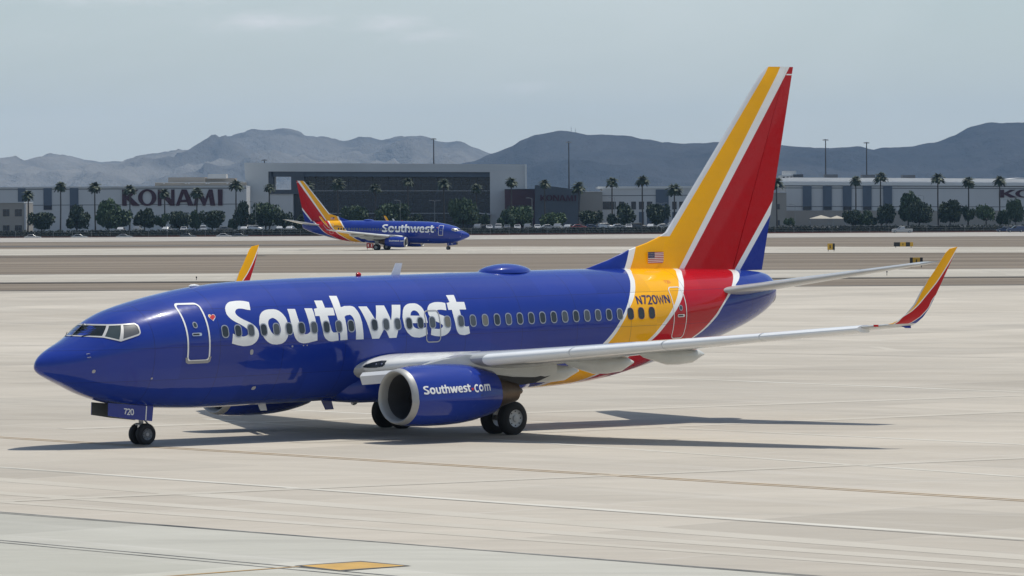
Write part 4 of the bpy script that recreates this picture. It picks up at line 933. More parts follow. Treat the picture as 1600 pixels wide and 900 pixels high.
# masts on the summit
M_STEEL = mat('galvanised_steel', (.30, .31, .32), .5, .5); M_STEELD = mat('dark_steel', (.06, .06, .065), .6, .3)
for u, v0, v1, lab in ((894, 198, 211, 'left hand thin radio mast on the summit of the dark mountain'), (900.5, 200, 213, 'right hand thin radio mast on the summit of the dark mountain')):
    a = at(u, v1 + 3, 8610); b = at(u, v0, 8610); m = MB(); m.tube(a, b, .7, .35, 6)
    for q in (.3, .55, .8):
        z = a[2] + (b[2] - a[2]) * q; m.box(a[0] - 1, a[0] + 1, 8609, 8611, z, z + .5)
    tag(m.build('radio_mast', M_STEEL), lab, 'radio mast', 'radio masts on the summit')
# ---------------------------------------------------------------- raised car park and planting strip behind the perimeter road
kind((lambda g: (g.box(-700, 700, 1106, 1420, -.5, .95), g.build('car_park', mat('asphalt', (.06, .06, .062), .9, 0, .25, .2)))[1])(MB()), 'structure')
m = MB(); random.seed(3)
for i in range(46):
    x0 = -185 + i * 8.4; m.box(x0, x0 + 8.4 - .01, 1098.5 + random.uniform(-.4, .4), 1103.5, -.2, 1.62 + random.uniform(-.15, .2))
hb = m.build('hedge', mat('hedge_leaf_dark', (.012, .018, .014), .9, 0, .5, .8))
m = MB()
for i in range(9000):
    x = random.uniform(-185, 201); z = random.uniform(.1, 1.95) ; y = 1098.2 + random.uniform(-.5, .3) if z < 1.6 else random.uniform(1098, 1103)
    s = random.uniform(.14, .34); a = random.uniform(0, 6.3); b_ = random.uniform(-.6, .6)
    m.add([(x - s * math.cos(a), y - s * math.sin(a) * .4, z - s), (x + s, y, z - s * .3 + b_ * .2), (x + s * math.cos(a), y + .1, z + s), (x - s, y - .1, z + s * .3)], [(0, 1, 2, 3)])
lf = m.build('leaves', mat('hedge_leaves', (.015, .024, .016), .85, 0, .5, .9), hb, False); lf['kind'] = 'stuff'
tag(hb, 'long dark clipped hedge running along the far side of the perimeter road', 'hedge')
m = MB(); m.box(-190, 205, 1096.2, 1097.0, -.1, .32); tag(m.build('kerb_wall', worn('red_oxide', (.20, .07, .05), (.16, .12, .10), .8, .03)), 'low rust red kerb wall below the dark hedge', 'wall')
# wire fence in front of the road: posts and rails
m = MB(); fence = empty('wire_fence', 'thin wire fence on posts along the near side of the hedge', 'fence', None, (0, 1094, 0))
pm = MB(); pm.tube((0, 0, -.1), (0, 0, 2.0), .035, None, 6); p0 = pm.build('fence_post', M_STEEL, fence)
for i in range(64):
    o = p0 if i == 0 else p0.copy()
    if i: COL.objects.link(o); o.parent = fence
    o.location = (-165 + i * 5.3, 0, 0)
m = MB()
for z in (.7, 1.35, 1.95): m.tube((-166, 0, z), (171, 0, z), .012, None, 5)
m.build('fence_wire', M_STEEL, fence)
# ---------------------------------------------------------------- buildings
def X(u, y): return (u - 800) * y / F_PX
def Z(u, v, y): return H - (v - hor(u)) * y / F_PX
GB = .95
def facade_mat(name, c, seam=0):
    m, n, l, p = new_mat(name); f = noise(n, l, .12, 5, .6, sc=(1, 1, .3)); g = noise(n, l, 1.5, 4)
    c_ = mixc(n, l, f, tuple(q * .9 for q in c), tuple(q * 1.08 for q in c)); c_ = mixc(n, l, mth(n, l, 'MULTIPLY', g, .14), c_, tuple(q * .75 for q in c))
    l.new(c_, p.inputs['Base Color']); p.inputs['Roughness'].default_value = .8; return m
F_LIGHT = facade_mat('pale_panel_wall', (.56, .56, .55)); F_GREY = facade_mat('grey_panel_wall', (.54, .55, .545)); F_WHT = facade_mat('white_panel', (.68, .68, .66)); F_ROOF = facade_mat('roof_metal', (.62, .62, .62))
F_TAN = facade_mat('tan_render', (.33, .30, .26)); F_SLATE = facade_mat('slate_panel', (.075, .085, .10)); F_MAR = facade_mat('maroon_panel', (.085, .035, .042)); F_BLUEG = facade_mat('blue_grey_panel', (.10, .125, .16))
F_GLASS = mat('curtain_glass', (.004, .008, .018), .22, 0, .25, .15); F_WIN = mat('dark_window', (.025, .03, .04), .12, 0, .3, .3); F_SEAM = mat('dark_seam', (.09, .095, .10), .8); F_SIGN = facade_mat('sign_maroon', (.055, .012, .02)); F_LINE = mat('white_mullion', (.42, .43, .44), .6)
def blk(name, mm, par, u0, u1, v0, v1, y, depth, uref=None):
    """box seen between pixels columns u0..u1 and rows v0 (top)..v1 (bottom) at distance y; v1 None = down to the ground"""
    m = MB(); uc = (u0 + u1) / 2 if uref is None else uref
    m.box(X(u0, y), X(u1, y), y, y + depth, GB - .3 if v1 is None else Z(uc, v1, y), Z(uc, v0, y)); return m.build(name, mm, par)
KON = [(True, [(105,98),(168,98),(165,195),(255,98),(332,98),(225,200),(350,325),(250,325),(165,228),(168,325),(105,325)]), (True, 'O'), (True, [(600,98),(668,98),(785,238),(785,98),(832,98),(832,325),(772,325),(650,178),(650,325),(600,325)]),
       (True, 'A'), (True, [(1140,98),(1192,98),(1256,232),(1308,98),(1360,98),(1396,325),(1328,325),(1306,190),(1258,325),(1225,325),(1165,190),(1152,325),(1098,325)]), (True, [(1432,98),(1500,98),(1496,325),(1436,325)])]
def sign(par, u0, u1, v0, v1, y, mm, n=6, dv=0.):
    for i, (_, P) in enumerate(KON[:n]):
        if P == 'O': loops = [[(453 + 128 * math.cos(R(a)), 210 + 117 * math.sin(R(a))) for a in range(0, 360, 15)], [(453 + 66 * math.cos(R(a)), 210 + 90 * math.sin(R(a))) for a in range(0, 360, 15)]]
        elif P == 'A': loops = [[(930,98),(1000,98),(1096,325),(1020,325),(1002,275),(915,275),(897,325),(848,325)], [(960,150),(990,242),(929,242)]]
        else: loops = [P]
        V, Fc = fill2d(loops, 1e9, 0); m = MB(); k = len(V)
        def pos(a, b, yy):
            u = u0 + (u1 - u0) * (a - 105) / 1395; v = v0 + (v1 - v0) * (b - 98) / 227 + dv * (a - 105) / 1395
            return (X(u, y), yy, Z(u, v, y))
        m.add([pos(a, b, y - .35) for a, b in V], Fc)
        e = 0
        for Lp in loops:
            for q in range(len(Lp)):
                a, b = Lp[q - 1], Lp[q]; m.add([pos(*a, y - .35), pos(*b, y - .35), pos(*b, y - .02), pos(*a, y - .02)], [(0, 1, 2, 3)])
        m.build('sign_letter', mm, par)
# left hall
YL = 1235
t = empty('hall_building', 'long pale grey windowless hall with huge maroon letters on its wall', 'building', None, (X(200, YL), YL, GB))
t.location = (0, 0, 0)
blk('wall', F_LIGHT, t, -60, 386, 293.2, None, YL, 50, 160); blk('parapet', F_GREY, t, -60, 386, 291.3, 293.4, YL - .25, 50.5, 160)
blk('wall_seam', F_SEAM, t, -60, 386, 295.0, 295.9, YL - .06, .2, 160); blk('wall_seam', F_SEAM, t, -60, 386, 319.6, 320.5, YL - .06, .2, 160)
for u0, u1, v1 in ((29, 41, 316), (69, 82, 328), (110, 123.5, 328), (-14, -2, 328)):
    w = blk('window_panel', F_BLUEG, t, u0, u1, 293.5, v1, YL - .18, .3)
    if v1 > 320: blk('window', F_WIN, w, u0 + .2, u1 - .2, 321, 327.5, YL - .24, .1)
sign(t, 192, 349, 296.3, 321.6, YL, F_SIGN, 6, -.5)
for k in range(15): blk('panel_joint', F_SEAM, t, 6 + k * 26, 6.35 + k * 26, 296, 352, YL - .04, .1) if False else None
p = blk('roof_penthouse', F_TAN, t, 243, 386, 285.6, 292, YL + 18, 26, 300); blk('roof_edge', F_LINE, p, 242, 386, 284.6, 285.7, YL + 17.5, 27, 300)
for u in (256, 290, 295, 322, 326, 355, 361): blk('roof_light', F_LINE, p, u, u + 2.4, 285.9, 287.6, YL + 17, .4)
blk('roof_unit', F_TAN, t, 264, 321, 277, 285, YL + 26, 12); blk('roof_unit', F_GREY, t, 326, 354.5, 272, 279, YL + 27, 8); blk('roof_unit', F_TAN, t, 320, 368, 278.5, 285, YL + 28, 10)
# small office at the left edge
YO = 1172
t = empty('office_building', 'small two storey brown office block at the left edge of the picture', 'building')
blk('wall', F_TAN, t, -60, 38.5, 317, None, YO, 22, 10); blk('corner_fin', F_LINE, t, 38.6, 41.2, 318, None, YO - .4, 1.6, 40); blk('parapet', F_GREY, t, -60, 38.6, 315.5, 317.1, YO - .3, 22.5, 10)
for u0, u1 in ((-20, -10), (5.5, 15.5), (24, 35)):
    for v0, v1 in ((327, 338), (352, 363)): 
        w = blk('window', F_WIN, t, u0, u1, v0, v1, YO - .08, .3); blk('window_mullion', F_SEAM, w, (u0 + u1) / 2 - .3, (u0 + u1) / 2 + .3, v0, v1, YO - .14, .1)
# main glass building
YM = 1255
t = empty('glass_building', 'large grey framed building with a dark recessed glass front behind the distant airliner', 'building')
def quad_prism(name, mm, par, P, y, depth):
    m = MB(); k = len(P); V = [(X(u, y), y, Z(u, v, y)) for u, v in P] + [(X(u, y), y + depth, Z(u, v, y)) for u, v in P]
    m.add(V, [tuple(range(k)), tuple(range(2 * k - 1, k - 1, -1))] + [(i, (i + 1) % k, (i + 1) % k + k, i + k) for i in range(k)]); return m.build(name, mm, par)
quad_prism('side_wall', F_GREY, t, [(383, 254.2), (420.5, 254.6), (420.5, 366), (389, 366)], YM, 42)
quad_prism('roof_slab', F_GREY, t, [(420.5, 254.6), (823, 256.8), (823, 267), (766.5, 267), (766.5, 269), (420.5, 268)], YM, 42)
quad_prism('soffit_band', F_BLUEG, t, [(476, 268.2), (766.5, 269.2), (766.5, 276.5), (476, 275.8)], YM + 1.2, 4)
quad_prism('end_wall', F_LIGHT, t, [(766.5, 267.1), (821, 267.1), (821, 366), (766.5, 366)], YM, 42)
blk('corner_fin', F_WHT, t, 821.1, 824.2, 257, None, YM - .6, 20, 822)
quad_prism('frame_beam', F_SLATE, t, [(425, 267.9), (476, 268.1), (476, 276), (425, 276)], YM + .3, 6)
quad_prism('frame_post', F_SLATE, t, [(420.6, 268), (428, 268), (428, 303), (420.6, 303)], YM + .3, 6); quad_prism('frame_post', F_SLATE, t, [(456, 276), (476, 276), (476, 303), (456, 303)], YM + .5, 12)
quad_prism('frame_sill', F_SLATE, t, [(420.6, 296.5), (456, 296.5), (456, 303), (420.6, 303)], YM + .35, 6)
quad_prism('low_wall', F_LIGHT, t, [(420.6, 303), (459, 303), (459, 366), (420.6, 366)], YM + .8, 40)
quad_prism('glazing', F_GLASS, t, [(459, 303), (476, 303), (476, 270), (766.4, 270), (766.4, 366), (459, 366)], YM + 5, 36)
for v in (298.2, 333.2): quad_prism('floor_line', F_LINE, t, [(482, v - .45), (766, v - .35), (766, v + .35), (482, v + .45)], YM + 4.7, .4)
for v in (282, 288, 304, 310, 316, 322, 328, 340, 346): quad_prism('glazing_bar', F_SLATE, t, [(482, v - .2), (766, v - .2), (766, v + .2), (482, v + .2)], YM + 4.85, .2)
for i in range(23):
    u = 482 + i * 12.6; quad_prism('mullion', F_SLATE, t, [(u, 276), (u + .7, 276), (u + .7, 358), (u, 358)], YM + 4.75, .3)
quad_prism('entrance_canopy', F_LINE, t, [(741, 331), (768, 334.5), (768, 336), (741, 332.6)], YM - 4, 8); quad_prism('canopy_post', F_LINE, t, [(757.5, 334), (759, 334), (759, 356), (757.5, 356)], YM - 3.5, .6)
# maroon wing, slate sign wing, tan wing
t = empty('maroon_building', 'dark maroon flat roofed block between the glass building and the slate block', 'building')
blk('wall', F_MAR, t, 789.5, 837, 296, None, 1240, 18); blk('coping', F_SLATE, t, 789.3, 837, 295.2, 296.1, 1239.7, 18.6)
for k in range(3): blk('window', F_WIN, t, 793 + k * 14, 803 + k * 14, 321, 345, 1239.8, .3)
t = empty('slate_building', 'dark slate block with a sloping roofline and small maroon letters', 'building')
quad_prism('wall', F_SLATE, t, [(837, 289.2), (862, 291), (890, 294.6), (908.5, 298), (903.5, 366), (837, 366)], 1225, 26)
sign(t, 845, 901, 304.5, 313.5, 1225, F_SIGN, 6, .6)
for u, sl in ((852, 0), (866, 0), (881, 0)): quad_prism('panel_joint', F_SEAM, t, [(u, 292.5), (u + .4, 292.5), (u + .4, 366), (u, 366)], 1224.95, .1)
t = empty('tan_building', 'plain tan block with no windows beside the slate sign block', 'building')
blk('wall', F_TAN, t, 904, 942, 299.8, None, 1245, 20); blk('coping', F_WHT, t, 904, 942.5, 298.6, 299.9, 1244.7, 20.6)
# white two storey block running behind the fin
YW = 1265
t = empty('white_building', 'white two storey block with dark window bays partly behind the tall tail fin', 'building')
blk('wall', F_LIGHT, t, 942, 1190, 294, None, YW, 30); blk('roof_band', F_WHT, t, 935, 1190, 290.8, 294.2, YW - .3, 30.6); blk('wall_seam', F_SEAM, t, 942, 1190, 304.6, 305.6, YW - .05, .2); blk('feature_panel', F_BLUEG, t, 1025.5, 1045.5, 296, None, YW - .3, .5)
for u0, u1 in ((942.5, 963), (968, 976), (987, 994.5), (999, 1007), (1011.5, 1020), (1051, 1058), (1062, 1070), (1074, 1082), (1090, 1100), (1120, 1130)):
    w = blk('window', F_WIN, t, u0, u1, 315, 327.2, YW - .08, .3)
    if u1 - u0 > 12: blk('window_mullion', F_SEAM, w, (u0 + u1) / 2 - .3, (u0 + u1) / 2 + .3, 315, 327, YW - .14, .1)
for u0, u1 in ((999, 1007), (1011.5, 1020), (978, 985), (1051, 1060)): blk('ground_window', F_BLUEG, t, u0, u1, 331, 351, YW - .08, .3)
t = empty('grey_building', 'low grey block just right of the tail fin in front of the long hall', 'building')
blk('wall', F_TAN, t, 1180, 1229.5, 301.5, None, 1238, 16); blk('coping', F_GREY, t, 1180, 1229.8, 300.4, 301.6, 1237.7, 16.6)
for v0, v1 in ((319, 327), (344, 352)): blk('window', F_WIN, t, 1213.5, 1219, v0, v1, 1237.9, .3)
# right hall
YR = 1262
t = empty('long_building', 'long pale hall at the right with tall blue grey window strips and maroon letters', 'building')
quad_prism('wall', F_LIGHT, t, [(1229, 290.5), (1690, 292), (1690, 366), (1229, 366)], YR, 50)
quad_prism('parapet', F_WHT, t, [(1222, 284), (1690, 286), (1690, 290.8), (1222, 289.6)], YR - .4, 50)
quad_prism('roof_band', F_ROOF, t, [(1232, 277.4), (1460, 278.4), (1690, 280.5), (1690, 286), (1460, 285.6), (1232, 284.4)], YR + 8, 36)
quad_prism('wall_seam', F_SEAM, t, [(1222, 293.1), (1690, 294.6), (1690, 295.6), (1222, 294.1)], YR - .08, .2); quad_prism('wall_seam', F_SEAM, t, [(1229, 322), (1690, 323), (1690, 323.9), (1229, 322.9)], YR - .08, .2)
quad_prism('base_wall', F_TAN, t, [(1229, 329), (1690, 329), (1690, 366), (1229, 366)], YR - .9, 1)
for u in (1255.2, 1286.8, 1317.8, 1349, 1381):
    w = quad_prism('window_strip', F_BLUEG, t, [(u, 290.6), (u + 13.6, 290.8), (u + 13.6, 328), (u, 328)], YR - .5, .45); quad_prism('window', F_WIN, w, [(u + .8, 322.5), (u + 12.8, 322.5), (u + 12.8, 327.4), (u + .8, 327.4)], YR - .56, .1)
sign(t, 1562.5, 1717, 296.5, 308.6, YR, F_SIGN, 4, 0)
for u0, u1, v in ((1290, 1310, 272.5), (1348, 1368, 273), (1411, 1431, 273.5)): blk('roof_unit', F_SLATE, t, u0, u1, v, 278.5, YR + 22, 6)
t = empty('tower_building', 'small pale stepped tower rising beyond the roof right of the fin', 'building')
blk('wall', F_WHT, t, 1221, 1248, 274, 284, 1500, 14); blk('upper_storey', F_WHT, t, 1226, 1245, 267, 274.2, 1501, 12); blk('roof_unit', F_SLATE, t, 1241, 1256, 272.5, 277, 1498, 3)
for u in (1224, 1230, 1236): blk('window', F_WIN, t, u, u + 3, 276, 279, 1499.8, .3)
t = empty('warehouse', 'white low roofed warehouse beyond the long hall at the right edge', 'building')
quad_prism('wall', F_WHT, t, [(1556, 282), (1690, 282), (1690, 292), (1556, 292)], 1330, 30); quad_prism('roof', F_ROOF, t, [(1556, 282), (1595, 277.5), (1690, 277), (1690, 282)], 1330, 30)
# sun shades in front of the long hall
M_SAIL = mat('sail_cloth', (.38, .345, .28), .8, 0, .08)
for u0, u1, v0, v1, lab in ((1267, 1303, 336.3, 341.5, 'wider cream shade canopy in front of the long hall, left of the pair'), (1297, 1322, 337, 341.5, 'narrower cream shade canopy in front of the long hall, right of the pair')):
    t = empty('shade_canopy', lab, 'canopy', 'cream shade canopies'); y = 1180 if u0 < 1290 else 1186
    apex = ((X((u0 + u1) / 2, y)), y + 3, Z(u0, v0, y)); c = [(X(u0, y), y, Z(u0, v1, y)), (X(u1, y), y, Z(u1, v1, y)), (X(u1, y), y + 6, Z(u1, v1, y)), (X(u0, y), y + 6, Z(u0, v1, y))]
    m = MB(); m.add([apex] + c + [(a, b, d - .15) for a, b, d in c], [(0, 1, 2), (0, 2, 3), (0, 3, 4), (0, 4, 1), (1, 5, 6, 2), (2, 6, 7, 3), (3, 7, 8, 4), (4, 8, 5, 1), (8, 7, 6, 5)]); m.build('cloth', M_SAIL, t)
    for a, b, d in c:
        m = MB(); m.tube((a * .999 + .001 * apex[0], b, .9), (a, b, d), .09, None, 6); m.build('post', M_STEEL, t)
# ---------------------------------------------------------------- palms
M_TRUNK = mat('palm_bark', (.075, .062, .05), .9, 0, .35, 3); M_FROND = mat('palm_frond', (.036, .054, .024), .6, 0, .6, 2.5); M_SKIRT = mat('dead_frond', (.085, .07, .045), .9, 0, .4, 1.3)
def palm_crown(seed):
    rnd = random.Random(seed); m = MB()
    for k in range(96):
        az = rnd.uniform(0, 6.283); el = math.asin(rnd.uniform(-.55, .97)); L = rnd.uniform(1.15, 1.75) * (1.0 if el < .7 else .85); w = rnd.uniform(.24, .40)
        d = Vector((math.cos(az) * math.cos(el), math.sin(az) * math.cos(el), math.sin(el))); sd = d.cross(Vector((0, 0, 1))); sd = sd.normalized() if sd.length > .05 else Vector((1, 0, 0))
        p = Vector((0, 0, 0)); rows = []
        for s_ in range(5):
            t_ = s_ / 4; q = p + d * (L * t_) + Vector((0, 0, -.55 * t_ * t_ * L * (.6 if el > .4 else .9))); ww = w * (.15 + 1.9 * t_ * (1.12 - t_) * 1.3) if s_ < 4 else w * .25
            rows.append((q, ww))
        # fan leaf split into fingers
        for s_ in range(4):
            (a, wa), (b, wb) = rows[s_], rows[s_ + 1]
            m.add([a - sd * wa, a + Vector((0, 0, .06)), b + Vector((0, 0, .06)), b - sd * wb], [(0, 1, 2, 3)]); m.add([a + Vector((0, 0, .06)), a + sd * wa, b + sd * wb, b + Vector((0, 0, .06))], [(0, 1, 2, 3)])
        tip = rows[3][0]
        for f_ in range(4):
            e = tip + d * rnd.uniform(.2, .5) + sd * (f_ - 1.5) * .28 + Vector((0, 0, -rnd.uniform(.1, .4))); m.add([tip - sd * .05, tip + sd * .05, e], [(0, 1, 2)])
    return m
def palm_skirt(seed):
    rnd = random.Random(seed); m = MB()
    for k in range(26):
        az = rnd.uniform(0, 6.283); r = rnd.uniform(.25, .75); z1 = -rnd.uniform(.8, 1.9); a = Vector((.18 * math.cos(az), .18 * math.sin(az), -.1)); b = Vector((r * math.cos(az), r * math.sin(az), z1 * .5)); c = Vector((r * .8 * math.cos(az), r * .8 * math.sin(az), z1)); s_ = Vector((-math.sin(az), math.cos(az), 0)) * .16
        m.add([a - s_ * .4, a + s_ * .4, b + s_, b - s_], [(0, 1, 2, 3)]); m.add([b - s_, b + s_, c], [(0, 1, 2)])
    return m
CR = [palm_crown(s).build('crown', M_FROND, None, False) for s in (1, 2, 3, 4)]; SK = [palm_skirt(s).build('dead_fronds', M_SKIRT, None, False) for s in (5, 6)]
TR = []
for s_ in (1, 2, 3):
    rr = []; rnd = random.Random(s_); bend = rnd.uniform(-.35, .35)
    for j in range(11):
        t_ = j / 10; r = .24 - .08 * t_ + (.07 if j == 0 else 0) + .012 * (j % 2); rr.append([(bend * math.sin(t_ * 2.4) + r * math.cos(6.283 * q / 9), r * math.sin(6.283 * q / 9), t_) for q in range(9)])
    m = MB(); m.loft(rr); TR.append(m.build('trunk', M_TRUNK, None, False))
PALMS = [(44, 302, 1128, 'palm against the left hall beside the small brown office block'), (95, 288, 1140, 'palm with its crown above the left hall roof, left of two blue window panels'), (150, 289, 1140, 'palm rising just left of the big maroon letters on open wall'),
 (203, 292.5, 1132, 'palm whose crown covers the maroon letter K'), (257.5, 299, 1126, 'shaggy palm in front of the maroon letter N, its crown between O and N'), (307.5, 297.5, 1128, 'palm whose crown overlaps the left half of the maroon letter M'), (371, 286, 1140, 'slim palm at the corner where the left hall meets the grey frame'),
 (422, 290, 1135, 'palm beside the open frame at the left end of the glass building'), (482, 288, 1150, 'palm hidden behind the fin tip of the distant airliner'), (530, 284, 1128, 'largest palm against the dark glass, first right of the distant tail fin'), (586, 291, 1140, 'palm against the dark glass, second right of the distant tail fin'),
 (639, 281, 1138, 'tall palm against the dark glass above the middle of the distant airliner'), (695, 284, 1140, 'palm against the dark glass above the nose of the distant airliner'), (745, 291, 1150, 'small palm against the right end of the dark glass'), (800, 281, 1138, 'palm in front of the pale end wall of the glass building'),
 (852, 284, 1140, 'palm at the left end of the slate sign block'), (904, 289, 1135, 'broad palm at the right end of the slate sign block'), (958, 281, 1138, 'tall palm in front of the white block, first right of the tan block'), (1005.5, 279, 1138, 'tall palm in front of the white block, second right of the tan block'), (1054, 292.5, 1125, 'open crowned palm in front of the white block, nearest to the tall fin'),
 (1215, 282.5, 1135, 'palm peeking out just right of the tall red fin'), (1337, 279, 1138, 'palm in front of the third and fourth blue window strips'), (1378, 274, 1140, 'palm in front of the last blue window strip'), (1467, 275, 1126, 'big crowned palm on the bare wall of the long hall'), (1513, 281, 1126, 'palm with a dense crown left of the maroon letters at the right edge'), (1563, 279, 1140, 'palm beside the first maroon letter at the right edge')]
rnd = random.Random(11)
for i, (u, v, y, lab) in enumerate(PALMS):
    x = X(u, y); z = Z(u, v, y) - .35
    t = empty('palm_tree', lab, 'palm tree', 'palms along the planting strip', (x, y, GB - .1)); hgt = z - GB + .1
    tr = TR[i % 3].copy(); COL.objects.link(tr); tr.parent = t; tr.scale = (1, 1, hgt); tr.rotation_euler = (0, 0, rnd.uniform(0, 6.28))
    bx = {0: 0, 1: 0, 2: 0}
    k = rnd.uniform(1.15, 1.5) * (1.15 if u in (530, 904, 1467, 1054, 1513) else 1)
    sc_ = rnd.uniform(-.35, .35) * 0
    # crown sits on the bent trunk top
    r2 = random.Random((1, 2, 3)[i % 3]); bend = r2.uniform(-.35, .35); a = tr.rotation_euler.z; ox = bend * math.sin(2.4)
    c = CR[i % 4].copy(); COL.objects.link(c); c.parent = t; c.location = (ox * math.cos(a), ox * math.sin(a), hgt); c.scale = (k, k, k); c.rotation_euler = (0, 0, rnd.uniform(0, 6.28))
    s_ = SK[i % 2].copy(); COL.objects.link(s_); s_.parent = t; s_.location = (ox * math.cos(a), ox * math.sin(a), hgt); s_.rotation_euler = (0, 0, rnd.uniform(0, 6.28)); s_.scale = (1, 1, rnd.uniform(.6, 1.3))
for o in CR + SK + TR: bpy.data.objects.remove(o)
# ---------------------------------------------------------------- broad leaved trees
M_BARK = mat('tree_bark', (.05, .042, .035), .9, 0, .3, 4)
def leaf_mat(name, c): return mat(name, c, .7, 0, .8, 6.5)
LEAF = [leaf_mat('leaf_dark', (.024, .042, .018)), leaf_mat('leaf_mid', (.036, .064, .024)), leaf_mat('leaf_light', (.056, .094, .034))]
def crown_mesh(seed, n, lumps, s0, s1, loose=0.):
    rnd = random.Random(seed); m = MB(); C = []
    for k in range(lumps):
        a = rnd.uniform(0, 6.283); r = math.sqrt(rnd.random()) * .62; C.append((Vector((r * math.cos(a), r * math.sin(a), rnd.uniform(.32, .74) - r * .15)), rnd.uniform(.22, .40) * (1 - loose * .35)))
    for k in range(n):
        c, r = C[k % lumps]; d = Vector((rnd.gauss(0, 1), rnd.gauss(0, 1), rnd.gauss(0, 1))).normalized(); p = c + d * r * (rnd.random() ** .35) * (1 + loose * rnd.random() * .5); p.z = max(.24, .2 + p.z * .8)
        s = rnd.uniform(s0, s1); q = Vector((rnd.gauss(0, 1), rnd.gauss(0, 1), rnd.gauss(0, .8) + .5)).normalized().to_track_quat('Z', 'Y')
        m.add([p + q @ Vector(w) * s for w in ((-1, -.5, 0), (.2, -.8, 0), (1, .3, .1), (-.1, .8, .1))], [(0, 1, 2, 3)])
    return m, C
def trunk_mesh(C, seed):
    m = MB(); m.tube((0, 0, -.02), (.01, 0, .3), .05, .036, 8)
    for c, r in C[:9]: m.tube((.01, 0, .28), c, .026, .008, 6)
    return m
TV = []
for k, (n, lu, s0, s1, lo) in enumerate(((2400, 13, .04, .085, .25), (2200, 10, .04, .085, .35), (2400, 16, .035, .08, .3), (1300, 14, .035, .07, .9))):
    m, C = crown_mesh(20 + k, n, lu, s0, s1, lo)
    TV.append(([m.build('crown', mm, None, False) for mm in LEAF], trunk_mesh(C, k).build('trunk', M_BARK, None, False)))
TREES = [ # u0,u1,vtop,y,variant,leaf,label
 (45, 87, 332, 1112, 0, 0, 'round dark tree right of the small brown office block'), (101, 141, 329, 1112, 1, 0, 'round dark tree below the third blue window panel'), (109, 131, 320, 1122, 2, 0, 'narrow dark treetop behind the round tree below the window panel'), (146, 192, 315, 1118, 1, 2, 'tall light green tree left of the maroon letters'), (160, 206, 327, 1110, 2, 1, 'broad tree standing under the maroon letter K'),
 (209, 244, 326, 1112, 0, 0, 'dark round tree under the maroon letters K and O'), (240, 268, 330, 1118, 3, 2, 'thin light green tree between two dark trees under letter N'), (265, 297, 330, 1112, 2, 0, 'dark tree with a visible trunk under the maroon letter A'), (294, 314, 331, 1118, 1, 2, 'light green tree under the gap between letters A and M'), (312, 353, 329, 1112, 0, 0, 'wide dark tree under the maroon letters M and I'), (354, 370, 343, 1112, 1, 1, 'small bush tree right of the wide tree under letter I'),
 (364, 402, 318, 1112, 1, 0, 'tall dark tree in front of the corner of the grey frame'), (394, 438, 317, 1118, 2, 1, 'wide green tree left of the distant airliner tail'), (431, 461, 331, 1112, 0, 0, 'low dark tree behind the tail plane of the distant airliner'), (455, 500, 334, 1112, 1, 0, 'dark tree behind the fin of the distant airliner'), (534, 576, 322, 1112, 0, 1, 'rounded green tree against dark glass left of the middle palm'), (588, 640, 318, 1115, 2, 1, 'broad green tree against dark glass behind the distant lettering'), (640, 672, 336, 1112, 1, 0, 'low tree above the cabin of the distant airliner'),
 (701, 747, 310, 1115, 2, 1, 'tall green tree above the nose of the distant airliner'), (744, 768, 331, 1118, 3, 1, 'thin tree beside the small entrance canopy'), (773, 806, 330, 1112, 1, 1, 'spreading tree in front of the pale end wall'), (796, 836, 322, 1116, 2, 2, 'light green tree in front of the maroon block'), (846, 886, 332, 1112, 2, 2, 'low bright green tree in front of the slate sign block'), (905, 942, 329, 1112, 0, 0, 'dense dark ball shaped tree in front of the tan block'), (948, 996, 321, 1112, 1, 0, 'broad dark tree in front of the white block, left of its blue panel'), (1010, 1047, 319, 1112, 0, 0, 'dark tree in front of the blue panel of the white block'), (1066, 1100, 326, 1112, 2, 0, 'dark tree half hidden behind the tall fin'),
 (1223, 1245, 338, 1112, 3, 2, 'thin light bush beside the low grey block'), (1318, 1350, 328, 1116, 2, 0, 'dark bush tree right of the cream shade canopies'), (1342, 1374, 331, 1112, 1, 1, 'low bush tree below the fourth blue window strip'), (1370, 1400, 319, 1112, 0, 0, 'dark upright tree below the last blue window strip'), (1399, 1440, 304, 1114, 1, 1, 'tallest green tree on the bare wall of the long hall'), (1418, 1456, 315, 1112, 2, 0, 'dark tree leaning against the right side of the tallest tree'), (1466, 1504, 313, 1112, 0, 0, 'dense dark round tree with a bare trunk at the right'), (1501, 1525, 318, 1116, 3, 1, 'sparse tree just right of the dense dark round tree'), (1523, 1560, 316, 1114, 3, 2, 'loose airy light green tree near the right edge'), (1574, 1600, 311, 1112, 2, 1, 'green tree at the far right edge below the maroon letters'), (1555, 1580, 330, 1116, 1, 1, 'low tree under the first maroon letter at the right edge')]
rnd = random.Random(5)
for u0, u1, vt, y, va, lf_, lab in TREES:
    w = (u1 - u0) * y / F_PX / 2; y += 8; x = X((u0 + u1) / 2, y); hgt = Z(u0, vt, y) - GB
    t = empty('leafy_tree', lab, 'tree', 'broad leaved trees along the hedge', (x, y, GB - .05))
    cset, trk = TV[va]; rz = rnd.uniform(0, 6.28)
    for src in (cset[lf_], trk):
        c = src.copy(); COL.objects.link(c); c.parent = t; c.scale = (w * 1.32, w * 1.32, hgt * 1.06); c.rotation_euler = (0, 0, rz)
for cs, tk in TV:
    for o in cs + [tk]: bpy.data.objects.remove(o)
